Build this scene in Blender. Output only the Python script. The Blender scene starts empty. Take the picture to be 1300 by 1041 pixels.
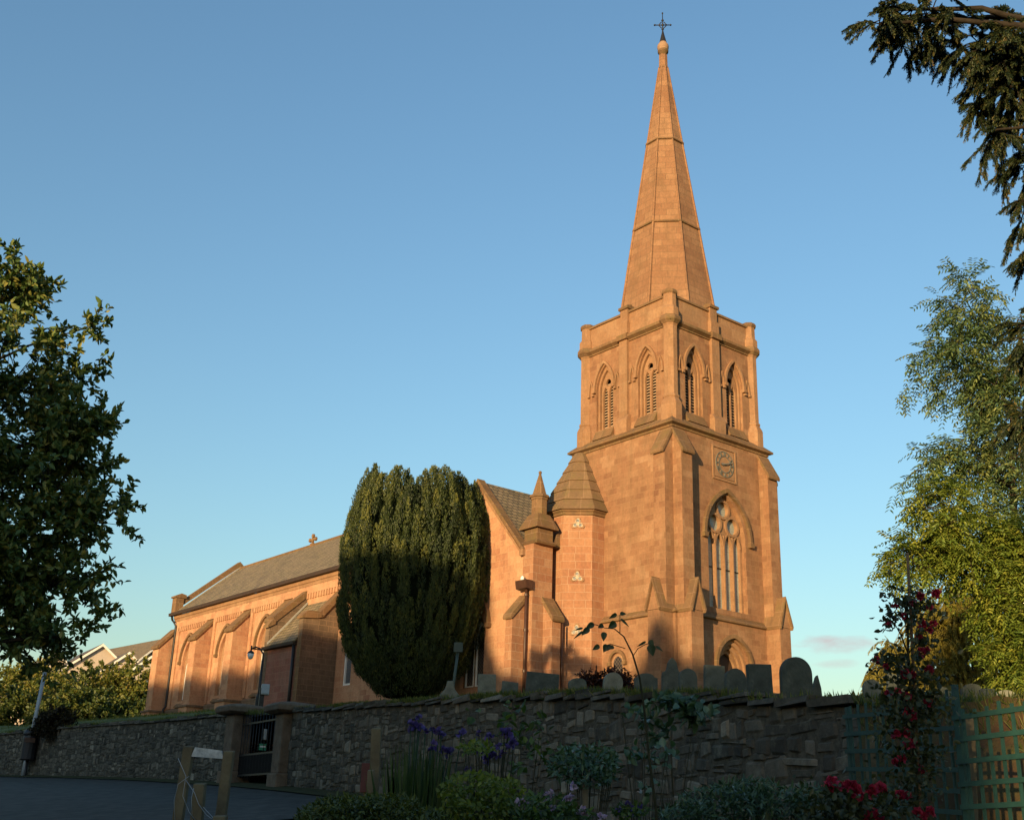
import bpy, bmesh, math, random
import numpy as np
from mathutils import Vector, Matrix
from mathutils.geometry import tessellate_polygon

random.seed(7); RNG = np.random.default_rng(7)
R_ = math.radians
sc = bpy.context.scene
COL = sc.collection

# ------------------------------------------------------------------ camera
FPX, PITCH, ROLL, YAW = 1477.2345, 0.35, 0.0334, 0.6732     # focal length in photo pixels, tilt, roll, church angle
EYE_F = Vector((0, math.cos(PITCH), math.sin(PITCH)))
_R0 = Vector((1, 0, 0)); _U0 = _R0.cross(EYE_F)
EYE_R = math.cos(ROLL)*_R0 + math.sin(ROLL)*_U0
EYE_U = -math.sin(ROLL)*_R0 + math.cos(ROLL)*_U0
cd = bpy.data.cameras.new('camera'); cam = bpy.data.objects.new('camera', cd); COL.objects.link(cam)
cam.matrix_world = Matrix(((EYE_R.x, EYE_U.x, -EYE_F.x, 0), (EYE_R.y, EYE_U.y, -EYE_F.y, 0), (EYE_R.z, EYE_U.z, -EYE_F.z, 0), (0, 0, 0, 1)))
cd.sensor_width = 36; cd.sensor_fit = 'HORIZONTAL'; cd.lens = FPX/1300*36
cd.clip_start = 0.05; cd.clip_end = 4000
sc.camera = cam

# ------------------------------------------------------------------ sky, sun, exposure
SUN_AZ, SUN_EL = -156.0, 5.5          # degrees clockwise from +Y; low evening sun behind the camera
w = bpy.data.worlds.new('World'); sc.world = w; w.use_nodes = True
nt = w.node_tree; nt.nodes.clear()
out = nt.nodes.new('ShaderNodeOutputWorld'); bg = nt.nodes.new('ShaderNodeBackground')
sky = nt.nodes.new('ShaderNodeTexSky'); sky.sky_type = 'NISHITA'; sky.sun_disc = False
sky.sun_elevation = R_(SUN_EL); sky.sun_rotation = R_(SUN_AZ)
sky.altitude = 80; sky.air_density = 1.4; sky.dust_density = .9; sky.ozone_density = 3.2
bg.inputs[1].default_value = 0.15
def wn(kind, **kw):
    n = nt.nodes.new(kind)
    for k, v in kw.items():
        if k in n.inputs: n.inputs[k].default_value = v
        else: setattr(n, k, v)
    return n
geo = wn('ShaderNodeTexCoord'); sxy = wn('ShaderNodeSeparateXYZ'); nt.links.new(geo.outputs['Generated'], sxy.inputs[0])
az_ = wn('ShaderNodeMath', operation='ARCTAN2'); nt.links.new(sxy.outputs[0], az_.inputs[0]); nt.links.new(sxy.outputs[1], az_.inputs[1])
el_ = wn('ShaderNodeMath', operation='ARCSINE'); nt.links.new(sxy.outputs[2], el_.inputs[0])
cmb = wn('ShaderNodeCombineXYZ'); nt.links.new(az_.outputs[0], cmb.inputs[0]); nt.links.new(el_.outputs[0], cmb.inputs[1])
cno = wn('ShaderNodeTexNoise', **{'Scale': 38.0, 'Detail': 6.0, 'Roughness': 0.6}); cms = wn('ShaderNodeMapping'); cms.inputs['Scale'].default_value = (1, 3.2, 1); nt.links.new(cmb.outputs[0], cms.inputs[0]); nt.links.new(cms.outputs[0], cno.inputs['Vector'])
csum = None
for ca, ce, wa, we, k in ((.275, .1545, .038, .0085, 1.0), (.277, .139, .022, .004, .55)):      # two thin banks of evening cloud low over the hill
    da = wn('ShaderNodeMath', operation='SUBTRACT'); nt.links.new(az_.outputs[0], da.inputs[0]); da.inputs[1].default_value = ca
    de = wn('ShaderNodeMath', operation='SUBTRACT'); nt.links.new(el_.outputs[0], de.inputs[0]); de.inputs[1].default_value = ce
    ma = wn('ShaderNodeMath', operation='DIVIDE'); nt.links.new(da.outputs[0], ma.inputs[0]); ma.inputs[1].default_value = wa
    me_ = wn('ShaderNodeMath', operation='DIVIDE'); nt.links.new(de.outputs[0], me_.inputs[0]); me_.inputs[1].default_value = we
    a2 = wn('ShaderNodeMath', operation='POWER'); nt.links.new(ma.outputs[0], a2.inputs[0]); a2.inputs[1].default_value = 2
    e2 = wn('ShaderNodeMath', operation='POWER'); nt.links.new(me_.outputs[0], e2.inputs[0]); e2.inputs[1].default_value = 2
    sm = wn('ShaderNodeMath', operation='ADD'); nt.links.new(a2.outputs[0], sm.inputs[0]); nt.links.new(e2.outputs[0], sm.inputs[1])
    nz_ = wn('ShaderNodeMath', operation='MULTIPLY_ADD'); nt.links.new(cno.outputs[0], nz_.inputs[0]); nz_.inputs[1].default_value = -2.4; nz_.inputs[2].default_value = 1.9
    tot = wn('ShaderNodeMath', operation='ADD'); nt.links.new(sm.outputs[0], tot.inputs[0]); nt.links.new(nz_.outputs[0], tot.inputs[1])
    mr_ = wn('ShaderNodeMapRange'); mr_.inputs[1].default_value = 1.6; mr_.inputs[2].default_value = .35; mr_.inputs[3].default_value = 0; mr_.inputs[4].default_value = k*.75; nt.links.new(tot.outputs[0], mr_.inputs[0])
    if csum is None: csum = mr_.outputs[0]
    else:
        ad_ = wn('ShaderNodeMath', operation='MAXIMUM'); nt.links.new(csum, ad_.inputs[0]); nt.links.new(mr_.outputs[0], ad_.inputs[1]); csum = ad_.outputs[0]
cmix = wn('ShaderNodeMix'); cmix.data_type = 'RGBA'; nt.links.new(csum, cmix.inputs[0]); nt.links.new(sky.outputs[0], cmix.inputs[6]); cmix.inputs[7].default_value = (1.75, 1.42, 1.45, 1)
nt.links.new(cmix.outputs[2], bg.inputs[0])
nt.links.new(bg.outputs[0], out.inputs[0])
TOSUN = Vector((math.sin(R_(SUN_AZ))*math.cos(R_(SUN_EL)), math.cos(R_(SUN_AZ))*math.cos(R_(SUN_EL)), math.sin(R_(SUN_EL))))
sd = bpy.data.lights.new('sun', 'SUN'); sun = bpy.data.objects.new('sun', sd); COL.objects.link(sun)
sd.energy = 3.3; sd.angle = R_(0.5); sd.color = (1.0, 0.71, 0.36)
sun.rotation_euler = (-TOSUN).to_track_quat('-Z', 'Y').to_euler(); sun.location = TOSUN*60
sc.view_settings.view_transform = 'Standard'; sc.view_settings.look = 'None'
sc.view_settings.exposure = 1.27; sc.view_settings.gamma = 1.0

# ------------------------------------------------------------------ placing helpers
def ray(px, py):
    px, py = float(px), float(py)
    return (EYE_F + (px-650)/FPX*EYE_R - (py-520.5)/FPX*EYE_U)
def at(px, py, Y):                       # the point Y metres in front of the camera seen at a photo pixel
    d = ray(px, py); return d*(Y/d.y)
CH = Vector((7.38691, 51.47265, 0.0))    # centre of the tower
RX = Vector((math.cos(YAW), math.sin(YAW), 0)); LY = Vector((-math.sin(YAW), math.cos(YAW), 0))

def tag(o, label=None, cat=None, group=None, kind=None):
    if label: o['label'] = label
    if cat: o['category'] = cat
    if group: o['group'] = group
    if kind: o['kind'] = kind
    return o
def empty(name, loc, label, cat, group=None, rz=0.0):
    o = bpy.data.objects.new(name, None); COL.objects.link(o); o.location = loc; o.rotation_euler = (0, 0, rz)
    o.empty_display_size = 0.3
    return tag(o, label, cat, group)

# ------------------------------------------------------------------ mesh builder
def FRONT(y0): return lambda u, v, d: (u, y0+d, v)       # wall facing -y
def LEFT(x0): return lambda u, v, d: (x0+d, u, v)        # wall facing -x
def BACK(y0): return lambda u, v, d: (u, y0-d, v)
def RIGHT(x0): return lambda u, v, d: (x0-d, u, v)
def FLAT(z0): return lambda u, v, d: (u, v, z0+d)
def ANYF(o, t, n):                                        # frame at o, u along t, v up, d along -n
    o = Vector(o); t = Vector(t); n = Vector(n)
    return lambda u, v, d: tuple(o + t*u + Vector((0, 0, v)) - n*d)

class MB:
    def __init__(s): s.v = []; s.f = []; s.sm = []
    def face(s, idx, sm=False): s.f.append(tuple(idx)); s.sm.append(sm)
    def box(s, x0, x1, y0, y1, z0, z1):
        return s.hexa([(x0, y0, z0), (x1, y0, z0), (x1, y1, z0), (x0, y1, z0), (x0, y0, z1), (x1, y0, z1), (x1, y1, z1), (x0, y1, z1)])
    def hexa(s, p):
        b = len(s.v); s.v += [tuple(q) for q in p]
        for q in ((0, 3, 2, 1), (4, 5, 6, 7), (0, 1, 5, 4), (1, 2, 6, 5), (2, 3, 7, 6), (3, 0, 4, 7)): s.face([b+i for i in q])
        return s
    def plate(s, fr, outer, holes=(), d0=0.0, d1=0.3):    # a slab with holes; outer/holes are (u, v) loops
        loops = [list(outer)]+[list(h) for h in holes]
        tri = tessellate_polygon([[Vector((u, v, 0)) for u, v in l] for l in loops])
        flat = [q for l in loops for q in l]
        b = len(s.v); n = len(flat)
        s.v += [fr(u, v, d0) for u, v in flat]+[fr(u, v, d1) for u, v in flat]
        for t in tri:
            s.face([b+i for i in t]); s.face([b+n+i for i in reversed(t)])
        k = b
        for l in loops:
            m = len(l)
            for i in range(m):
                j = (i+1) % m; s.face((k+i, k+j, k+n+j, k+n+i))
            k += m
        return s
    def extrude(s, pts, vec):                              # planar polygon of 3D points swept by vec
        b = len(s.v); n = len(pts); vec = Vector(vec)
        s.v += [tuple(p) for p in pts]+[tuple(Vector(p)+vec) for p in pts]
        s.face(range(b, b+n)); s.face(range(b+2*n-1, b+n-1, -1))
        for i in range(n):
            j = (i+1) % n; s.face((b+i, b+j, b+n+j, b+n+i))
        return s
    def lathe(s, cx, cy, prof, n=8, rot=None, sm=False, cap=True, sx=1, sy=1):   # prof = [(radius, z)...]
        rot = math.pi/n if rot is None else rot
        b = len(s.v)
        for r, z in prof:
            for i in range(n):
                a = rot+2*math.pi*i/n; s.v.append((cx+sx*r*math.cos(a), cy+sy*r*math.sin(a), z))
        for k in range(len(prof)-1):
            for i in range(n):
                j = (i+1) % n; s.face((b+k*n+i, b+k*n+j, b+(k+1)*n+j, b+(k+1)*n+i), sm)
        if cap:
            s.face([b+i for i in reversed(range(n))]); s.face([b+(len(prof)-1)*n+i for i in range(n)])
        return s
    def tube(s, pts, rad, n=6, sm=True):
        pts = [Vector(p) for p in pts]
        rad = rad if isinstance(rad, (list, tuple)) else [rad]*len(pts)
        b = len(s.v); ref = Vector((0.13, 0.27, 0.95))
        for i, p in enumerate(pts):
            t = (pts[min(i+1, len(pts)-1)]-pts[max(i-1, 0)]).normalized()
            a = t.cross(ref)
            if a.length < .05: a = t.cross(Vector((1, 0, 0)))
            a.normalize(); c = t.cross(a)
            for k in range(n):
                th = 2*math.pi*k/n; s.v.append(tuple(p+(a*math.cos(th)+c*math.sin(th))*rad[i]))
        for i in range(len(pts)-1):
            for k in range(n):
                j = (k+1) % n; s.face((b+i*n+k, b+i*n+j, b+(i+1)*n+j, b+(i+1)*n+k), sm)
        s.face([b+k for k in reversed(range(n))]); s.face([b+(len(pts)-1)*n+k for k in range(n)])
        return s
    def blob(s, c, r, seg=10, rings=7, jit=0.0, sm=True):
        c = Vector(c); r = r if isinstance(r, (tuple, list)) else (r, r, r)
        prof = []; b = len(s.v)
        for i in range(rings+1):
            th = math.pi*i/rings
            for k in range(seg):
                ph = 2*math.pi*k/seg; q = 1+random.uniform(-jit, jit)
                s.v.append((c.x+r[0]*q*math.sin(th)*math.cos(ph), c.y+r[1]*q*math.sin(th)*math.sin(ph), c.z+r[2]*q*math.cos(th)))
        for i in range(rings):
            for k in range(seg):
                j = (k+1) % seg; s.face((b+i*seg+k, b+(i+1)*seg+k, b+(i+1)*seg+j, b+i*seg+j), sm)
        return s
    def build(s, name, mat, parent=None, fix=True, bevel=0):
        me = bpy.data.meshes.new(name); me.from_pydata(s.v, [], s.f); 
        me.polygons.foreach_set('use_smooth', s.sm)
        if fix:
            bm = bmesh.new(); bm.from_mesh(me)
            bmesh.ops.remove_doubles(bm, verts=bm.verts, dist=1e-5)
            bmesh.ops.recalc_face_normals(bm, faces=bm.faces); bm.to_mesh(me); bm.free()
        me.materials.append(mat); me.update()
        o = bpy.data.objects.new(name, me); COL.objects.link(o)
        if parent: o.parent = parent
        if bevel:
            m = o.modifiers.new('bevel', 'BEVEL'); m.width = bevel; m.segments = 2; m.limit_method = 'ANGLE'
        return o

def arch(c, hw, spring, apex, sill=None, n=9):             # pointed arch outline (closed loop, left sill -> apex -> right sill)
    h = apex-spring; Rr = (hw*hw+h*h)/(2*hw); ang = math.atan2(h, Rr-hw) if Rr > hw else math.pi/2
    pts = []
    if sill is not None: pts.append((c-hw, sill))
    for i in range(n+1):
        a = ang*i/n; pts.append((c-hw+Rr-Rr*math.cos(a), spring+Rr*math.sin(a)))
    for i in range(n-1, -1, -1):
        a = ang*i/n; pts.append((c+hw-Rr+Rr*math.cos(a), spring+Rr*math.sin(a)))
    if sill is not None: pts.append((c+hw, sill))
    return pts
def ring2(c, v, r, n=20): return [(c+r*math.cos(2*math.pi*i/n), v+r*math.sin(2*math.pi*i/n)) for i in range(n)]
def trefoil(c, v, r, n=30):
    o = []
    for i in range(n):
        a = 2*math.pi*i/n+math.pi/2; o.append((c+r*(0.62+0.38*math.cos(3*(a-math.pi/2)))*math.cos(a), v+r*(0.62+0.38*math.cos(3*(a-math.pi/2)))*math.sin(a)))
    return o
def hood(mb, fr, c, hw, spring, apex, t=0.13, proj=0.12, drop=0.0, stops=True, n=9):
    a = arch(c, hw, spring, apex, None, n); b = arch(c, hw+t, spring, apex+t*1.25, None, n)
    if drop: a = [(c-hw, spring-drop)]+a+[(c+hw, spring-drop)]; b = [(c-hw-t, spring-drop)]+b+[(c+hw+t, spring-drop)]
    mb.plate(fr, b+a[::-1], (), -proj, 0.04)
    if stops:
        for sx in (-1, 1):
            u = c+sx*(hw+t/2); v = spring-drop
            mb.plate(fr, [(u-t*.8, v-t*1.3), (u+t*.8, v-t*1.3), (u+t*.95, v+.01), (u-t*.95, v+.01)], (), -proj*1.35, 0.04)

# ------------------------------------------------------------------ materials
def newmat(name):
    m = bpy.data.materials.new(name); m.use_nodes = True; t = m.node_tree; t.nodes.clear()
    o = t.nodes.new('ShaderNodeOutputMaterial'); p = t.nodes.new('ShaderNodeBsdfPrincipled')
    t.links.new(p.outputs[0], o.inputs[0]); return m, t, p, o
def N(t, kind, **kw):
    n = t.nodes.new(kind)
    for k, v in kw.items():
        if k in n.inputs: n.inputs[k].default_value = v
        else: setattr(n, k, v)
    return n
def ramp(t, stops, fac=None):
    r = t.nodes.new('ShaderNodeValToRGB'); e = r.color_ramp.elements
    while len(e) < len(stops): e.new(0.5)
    for q, (pos, c) in zip(e, stops): q.position = pos; q.color = (*c, 1) if len(c) == 3 else c
    if fac is not None: t.links.new(fac, r.inputs[0])
    return r
def mixc(t, a, b, fac, mode='MIX'):
    m = t.nodes.new('ShaderNodeMix'); m.data_type = 'RGBA'; m.blend_type = mode
    for s, q in ((6, a), (7, b), (0, fac)):
        if hasattr(q, 'links') or hasattr(q, 'is_linked'): t.links.new(q, m.inputs[s])
        elif isinstance(q, (int, float)): m.inputs[s].default_value = q
        else: m.inputs[s].default_value = (*q, 1)
    return m.outputs[2]

def ashlar(name, cols, bw=0.62, bh=0.30, mortar=(0.30, 0.19, 0.12), stain=0.5, moss=0.0, msize=0.008, bump=0.35, dark=(0.10, 0.07, 0.045), thr=0.52):
    """Coursed sandstone: blocks run along whichever way the wall faces."""
    m, t, p, o = newmat(name); L = t.links.new
    tc = N(t, 'ShaderNodeTexCoord'); cr = N(t, 'ShaderNodeVectorMath', operation='CROSS_PRODUCT'); cr.inputs[0].default_value = (0, 0, 1)
    L(tc.outputs['Normal'], cr.inputs[1])
    no = N(t, 'ShaderNodeVectorMath', operation='NORMALIZE'); L(cr.outputs[0], no.inputs[0])
    dt = N(t, 'ShaderNodeVectorMath', operation='DOT_PRODUCT'); L(no.outputs[0], dt.inputs[0]); L(tc.outputs['Object'], dt.inputs[1])
    sp = N(t, 'ShaderNodeSeparateXYZ'); L(tc.outputs['Object'], sp.inputs[0])
    cb = N(t, 'ShaderNodeCombineXYZ'); L(dt.outputs['Value'], cb.inputs[0]); L(sp.outputs[2], cb.inputs[1])
    br = N(t, 'ShaderNodeTexBrick', **{'Scale': 1.0, 'Mortar Size': msize, 'Mortar Smooth': 0.3, 'Bias': 0.0, 'Brick Width': bw, 'Row Height': bh})
    br.inputs['Color1'].default_value = (0, 0, 0, 1); br.inputs['Color2'].default_value = (1, 1, 1, 1); br.inputs['Mortar'].default_value = (0.5, 0.5, 0.5, 1)
    br.offset = 0.43; br.squash = 0.72; br.squash_frequency = 3
    L(cb.outputs[0], br.inputs['Vector'])
    n1 = N(t, 'ShaderNodeTexNoise', **{'Scale': 0.55, 'Detail': 6.0, 'Roughness': 0.6}); L(tc.outputs['Object'], n1.inputs['Vector'])
    n2 = N(t, 'ShaderNodeTexNoise', **{'Scale': 9.0, 'Detail': 8.0, 'Roughness': 0.7}); L(tc.outputs['Object'], n2.inputs['Vector'])
    n3 = N(t, 'ShaderNodeTexNoise', **{'Scale': 60.0, 'Detail': 4.0, 'Roughness': 0.7}); L(tc.outputs['Object'], n3.inputs['Vector'])
    ad = N(t, 'ShaderNodeMath', operation='MULTIPLY_ADD'); L(n1.outputs[0], ad.inputs[0]); ad.inputs[1].default_value = 0.9
    ml = N(t, 'ShaderNodeMath', operation='MULTIPLY'); L(br.outputs['Color'], ml.inputs[0]); ml.inputs[1].default_value = 0.34
    sb = N(t, 'ShaderNodeMath', operation='SUBTRACT'); L(ml.outputs[0], sb.inputs[0]); sb.inputs[1].default_value = 0.115
    L(sb.outputs[0], ad.inputs[2])
    base = ramp(t, [(i/(len(cols)-1)*0.7+0.15, c) for i, c in enumerate(cols)], ad.outputs[0])
    fine = ramp(t, [(0.3, (0.78, 0.78, 0.78)), (0.7, (1.12, 1.12, 1.12))], n2.outputs[0])
    c = mixc(t, base.outputs[0], fine.outputs[0], 1.0, 'MULTIPLY')
    stn = N(t, 'ShaderNodeTexNoise', **{'Scale': 1.3, 'Detail': 9.0, 'Roughness': 0.72, 'Distortion': 0.6})
    mp = N(t, 'ShaderNodeMapping'); mp.inputs['Scale'].default_value = (1, 1, 0.35); L(tc.outputs['Object'], mp.inputs[0]); L(mp.outputs[0], stn.inputs['Vector'])
    sr = ramp(t, [(thr, (0, 0, 0)), (thr+0.22, (stain, stain, stain))], stn.outputs[0])
    c = mixc(t, c, dark, sr.outputs[0])
    mk = N(t, 'ShaderNodeMapping'); mk.inputs['Scale'].default_value = (2.6, 2.6, .16); L(tc.outputs['Object'], mk.inputs[0])
    kn_ = N(t, 'ShaderNodeTexNoise', **{'Scale': 1.6, 'Detail': 7.0, 'Roughness': 0.65}); L(mk.outputs[0], kn_.inputs['Vector'])
    kr = ramp(t, [(0.50, (0, 0, 0)), (0.72, (stain*.7,)*3)], kn_.outputs[0]); c = mixc(t, c, tuple(x*1.1 for x in dark), kr.outputs[0])
    if moss:
        mn = N(t, 'ShaderNodeTexNoise', **{'Scale': 1.7, 'Detail': 8.0, 'Roughness': 0.7}); L(tc.outputs['Object'], mn.inputs['Vector'])
        mr = ramp(t, [(0.48, (0, 0, 0)), (0.68, (moss, moss, moss))], mn.outputs[0])
        c = mixc(t, c, (0.13, 0.12, 0.035), mr.outputs[0])
    c = mixc(t, c, mortar, br.outputs['Fac'])
    L(c, p.inputs['Base Color']); p.inputs['Roughness'].default_value = 0.92; p.inputs['Specular IOR Level'].default_value = 0.15
    hm = N(t, 'ShaderNodeMath', operation='MULTIPLY_ADD'); L(br.outputs['Fac'], hm.inputs[0]); hm.inputs[1].default_value = -0.9; L(n2.outputs[0], hm.inputs[2])
    h2 = N(t, 'ShaderNodeMath', operation='MULTIPLY_ADD'); L(n3.outputs[0], h2.inputs[0]); h2.inputs[1].default_value = 0.4; L(hm.outputs[0], h2.inputs[2])
    bp = N(t, 'ShaderNodeBump', **{'Strength': bump, 'Distance': 0.03}); L(h2.outputs[0], bp.inputs['Height']); L(bp.outputs[0], p.inputs['Normal'])
    return m

def plain(name, col, rough=0.7, spec=0.3, metal=0.0, var=0.25, scale=6.0, bump=0.15, col2=None, dist=0.02):
    m, t, p, o = newmat(name); L = t.links.new
    tc = N(t, 'ShaderNodeTexCoord'); n = N(t, 'ShaderNodeTexNoise', **{'Scale': scale, 'Detail': 8.0, 'Roughness': 0.65}); L(tc.outputs['Object'], n.inputs['Vector'])
    c2 = col2 or tuple(min(1, x*(1+var)) for x in col); c1 = tuple(x*(1-var) for x in col)
    r = ramp(t, [(0.3, c1), (0.72, c2)], n.outputs[0]); L(r.outputs[0], p.inputs['Base Color'])
    p.inputs['Roughness'].default_value = rough; p.inputs['Specular IOR Level'].default_value = spec; p.inputs['Metallic'].default_value = metal
    if bump:
        b = N(t, 'ShaderNodeBump', **{'Strength': bump, 'Distance': dist}); L(n.outputs[0], b.inputs['Height']); L(b.outputs[0], p.inputs['Normal'])
    return m

def rooftile(name, cols, bw=0.32, bh=0.2, moss=0.6, mosscol=(0.16, 0.135, 0.055)):
    m, t, p, o = newmat(name); L = t.links.new
    tc = N(t, 'ShaderNodeTexCoord'); sp = N(t, 'ShaderNodeSeparateXYZ'); L(tc.outputs['Object'], sp.inputs[0])
    nz = N(t, 'ShaderNodeSeparateXYZ'); L(tc.outputs['Normal'], nz.inputs[0])
    ax = N(t, 'ShaderNodeMath', operation='ABSOLUTE'); L(nz.outputs[0], ax.inputs[0]); ay = N(t, 'ShaderNodeMath', operation='ABSOLUTE'); L(nz.outputs[1], ay.inputs[0])
    gt = N(t, 'ShaderNodeMath', operation='GREATER_THAN'); L(ax.outputs[0], gt.inputs[0]); L(ay.outputs[0], gt.inputs[1])
    mx = N(t, 'ShaderNodeMix'); L(gt.outputs[0], mx.inputs[0]); L(sp.outputs[0], mx.inputs[2]); L(sp.outputs[1], mx.inputs[3])
    cb = N(t, 'ShaderNodeCombineXYZ'); L(mx.outputs[0], cb.inputs[0]); L(sp.outputs[2], cb.inputs[1])
    br = N(t, 'ShaderNodeTexBrick', **{'Scale': 1.0, 'Mortar Size': 0.018, 'Mortar Smooth': 0.2, 'Bias': 0.0, 'Brick Width': bw, 'Row Height': bh})
    br.inputs['Color1'].default_value = (0, 0, 0, 1); br.inputs['Color2'].default_value = (1, 1, 1, 1); br.inputs['Mortar'].default_value = (0.2, 0.2, 0.2, 1)
    L(cb.outputs[0], br.inputs['Vector'])
    n1 = N(t, 'ShaderNodeTexNoise', **{'Scale': 0.8, 'Detail': 8.0, 'Roughness': 0.65}); L(tc.outputs['Object'], n1.inputs['Vector'])
    a = N(t, 'ShaderNodeMath', operation='MULTIPLY_ADD'); L(br.outputs['Color'], a.inputs[0]); a.inputs[1].default_value = 0.6; L(n1.outputs[0], a.inputs[2])
    base = ramp(t, [(i/(len(cols)-1)*0.6+0.35, c) for i, c in enumerate(cols)], a.outputs[0])
    n2 = N(t, 'ShaderNodeTexNoise', **{'Scale': 2.2, 'Detail': 9.0, 'Roughness': 0.7}); L(tc.outputs['Object'], n2.inputs['Vector'])
    mr = ramp(t, [(0.45, (0, 0, 0)), (0.65, (moss,)*3)], n2.outputs[0])
    c = mixc(t, base.outputs[0], mosscol, mr.outputs[0]); c = mixc(t, c, (0.03, 0.027, 0.02), br.outputs['Fac'])
    L(c, p.inputs['Base Color']); p.inputs['Roughness'].default_value = 0.8
    h = N(t, 'ShaderNodeMath', operation='MULTIPLY_ADD'); L(br.outputs['Fac'], h.inputs[0]); h.inputs[1].default_value = -1.0; L(n2.outputs[0], h.inputs[2])
    bp = N(t, 'ShaderNodeBump', **{'Strength': 0.6, 'Distance': 0.03}); L(h.outputs[0], bp.inputs['Height']); L(bp.outputs[0], p.inputs['Normal'])
    return m

def leafmat(name, stops, trans=0.35, rough=0.45, spec=0.35):
    m, t, p, o = newmat(name); L = t.links.new
    at_ = N(t, 'ShaderNodeAttribute', attribute_name='rnd')
    r = ramp(t, stops, at_.outputs['Fac'])
    L(r.outputs[0], p.inputs['Base Color']); p.inputs['Roughness'].default_value = rough; p.inputs['Specular IOR Level'].default_value = spec
    tr = N(t, 'ShaderNodeBsdfTranslucent'); g = mixc(t, r.outputs[0], (1.25, 1.2, 0.5), 1.0, 'MULTIPLY'); L(g, tr.inputs[0])
    ms = N(t, 'ShaderNodeMixShader'); ms.inputs[0].default_value = trans
    L(p.outputs[0], ms.inputs[1]); L(tr.outputs[0], ms.inputs[2]); L(ms.outputs[0], o.inputs[0])
    return m
def stonemat(name, stops, rough=0.9, scale=7.0, lichen=0.3, lcol=(0.22, 0.22, 0.17)):
    m, t, p, o = newmat(name); L = t.links.new
    at_ = N(t, 'ShaderNodeAttribute', attribute_name='rnd'); r = ramp(t, stops, at_.outputs['Fac'])
    tc = N(t, 'ShaderNodeTexCoord')
    n1 = N(t, 'ShaderNodeTexNoise', **{'Scale': scale, 'Detail': 9.0, 'Roughness': 0.7}); L(tc.outputs['Object'], n1.inputs['Vector'])
    f = ramp(t, [(0.3, (0.6, 0.6, 0.6)), (0.7, (1.25, 1.25, 1.25))], n1.outputs[0])
    c = mixc(t, r.outputs[0], f.outputs[0], 1.0, 'MULTIPLY')
    n2 = N(t, 'ShaderNodeTexNoise', **{'Scale': 2.6, 'Detail': 9.0, 'Roughness': 0.75}); L(tc.outputs['Object'], n2.inputs['Vector'])
    lr = ramp(t, [(0.54, (0, 0, 0)), (0.66, (lichen,)*3)], n2.outputs[0]); c = mixc(t, c, lcol, lr.outputs[0])
    L(c, p.inputs['Base Color']); p.inputs['Roughness'].default_value = rough; p.inputs['Specular IOR Level'].default_value = 0.2
    bp = N(t, 'ShaderNodeBump', **{'Strength': 0.6, 'Distance': 0.03}); L(n1.outputs[0], bp.inputs['Height']); L(bp.outputs[0], p.inputs['Normal'])
    return m

M = {}
M['tower'] = ashlar('sandstone_tower', [(0.17, 0.08, 0.046), (0.25, 0.128, 0.07), (0.30, 0.162, 0.088), (0.375, 0.225, 0.132)], bw=0.56, bh=0.27, stain=0.5, thr=0.47, mortar=(0.30, 0.18, 0.10), msize=0.006, dark=(0.135, 0.085, 0.045))
M['nave'] = ashlar('sandstone_nave', [(0.32, 0.14, 0.082), (0.43, 0.22, 0.125), (0.48, 0.265, 0.15), (0.52, 0.31, 0.185)], stain=0.4, thr=0.5, mortar=(0.44, 0.28, 0.17), msize=0.006, dark=(0.16, 0.09, 0.055))
M['turret'] = ashlar('sandstone_turret', [(0.27, 0.105, 0.06), (0.325, 0.155, 0.085), (0.36, 0.185, 0.102), (0.41, 0.25, 0.15)], bw=0.7, bh=0.34, stain=0.4, thr=0.5, mortar=(0.40, 0.27, 0.18), dark=(0.15, 0.085, 0.05))
M['vestry'] = ashlar('sandstone_red', [(0.22, 0.085, 0.06), (0.27, 0.11, 0.078), (0.30, 0.16, 0.115)], bw=0.8, bh=0.36, stain=0.5, thr=0.46)
M['sooty'] = ashlar('sandstone_sooty', [(0.13, 0.092, 0.062), (0.18, 0.125, 0.083), (0.23, 0.155, 0.10)], stain=0.7, thr=0.42)
M['spire'] = ashlar('sandstone_spire', [(0.21, 0.105, 0.058), (0.27, 0.145, 0.08), (0.325, 0.188, 0.105)], bw=0.8, bh=0.36, stain=0.5, thr=0.48, mortar=(0.17, 0.10, 0.056), msize=0.013, dark=(0.14, 0.085, 0.045))
M['trim'] = ashlar('sandstone_trim', [(0.25, 0.133, 0.07), (0.305, 0.17, 0.093), (0.36, 0.215, 0.12)], bw=0.9, bh=0.45, stain=0.45, msize=0.006, thr=0.48, dark=(0.14, 0.09, 0.045))
M['coping'] = ashlar('sandstone_coping', [(0.15, 0.085, 0.045), (0.20, 0.115, 0.058), (0.245, 0.145, 0.075)], bw=1.0, bh=0.6, stain=0.6, moss=0.35, thr=0.46)
M['palestone'] = plain('pale_stone', (.46, .38, .29), .9, .1, var=.15)
M['slate'] = rooftile('roof_slate', [(0.13, 0.095, 0.055), (0.19, 0.14, 0.08), (0.25, 0.185, 0.105)])
M['stoneroof'] = ashlar('stone_roof', [(0.15, 0.095, 0.052), (0.19, 0.12, 0.066), (0.225, 0.145, 0.08)], bw=0.9, bh=3.0, stain=0.4, moss=0.35)
M['lead'] = plain('lead_flashing', (0.30, 0.29, 0.26), 0.6, var=0.3)
M['iron'] = plain('black_iron', (0.02, 0.018, 0.017), 0.5, 0.4, 0.2, var=0.3)
M['pipe'] = plain('brown_pipe', (0.06, 0.028, 0.018), 0.5, 0.4, 0.0, var=0.3)
M['gutter'] = plain('dark_gutter', (0.045, 0.028, 0.02), 0.6, var=0.3)
M['door'] = plain('oak_door', (0.05, 0.03, 0.02), 0.7, var=0.3, scale=4)
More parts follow.
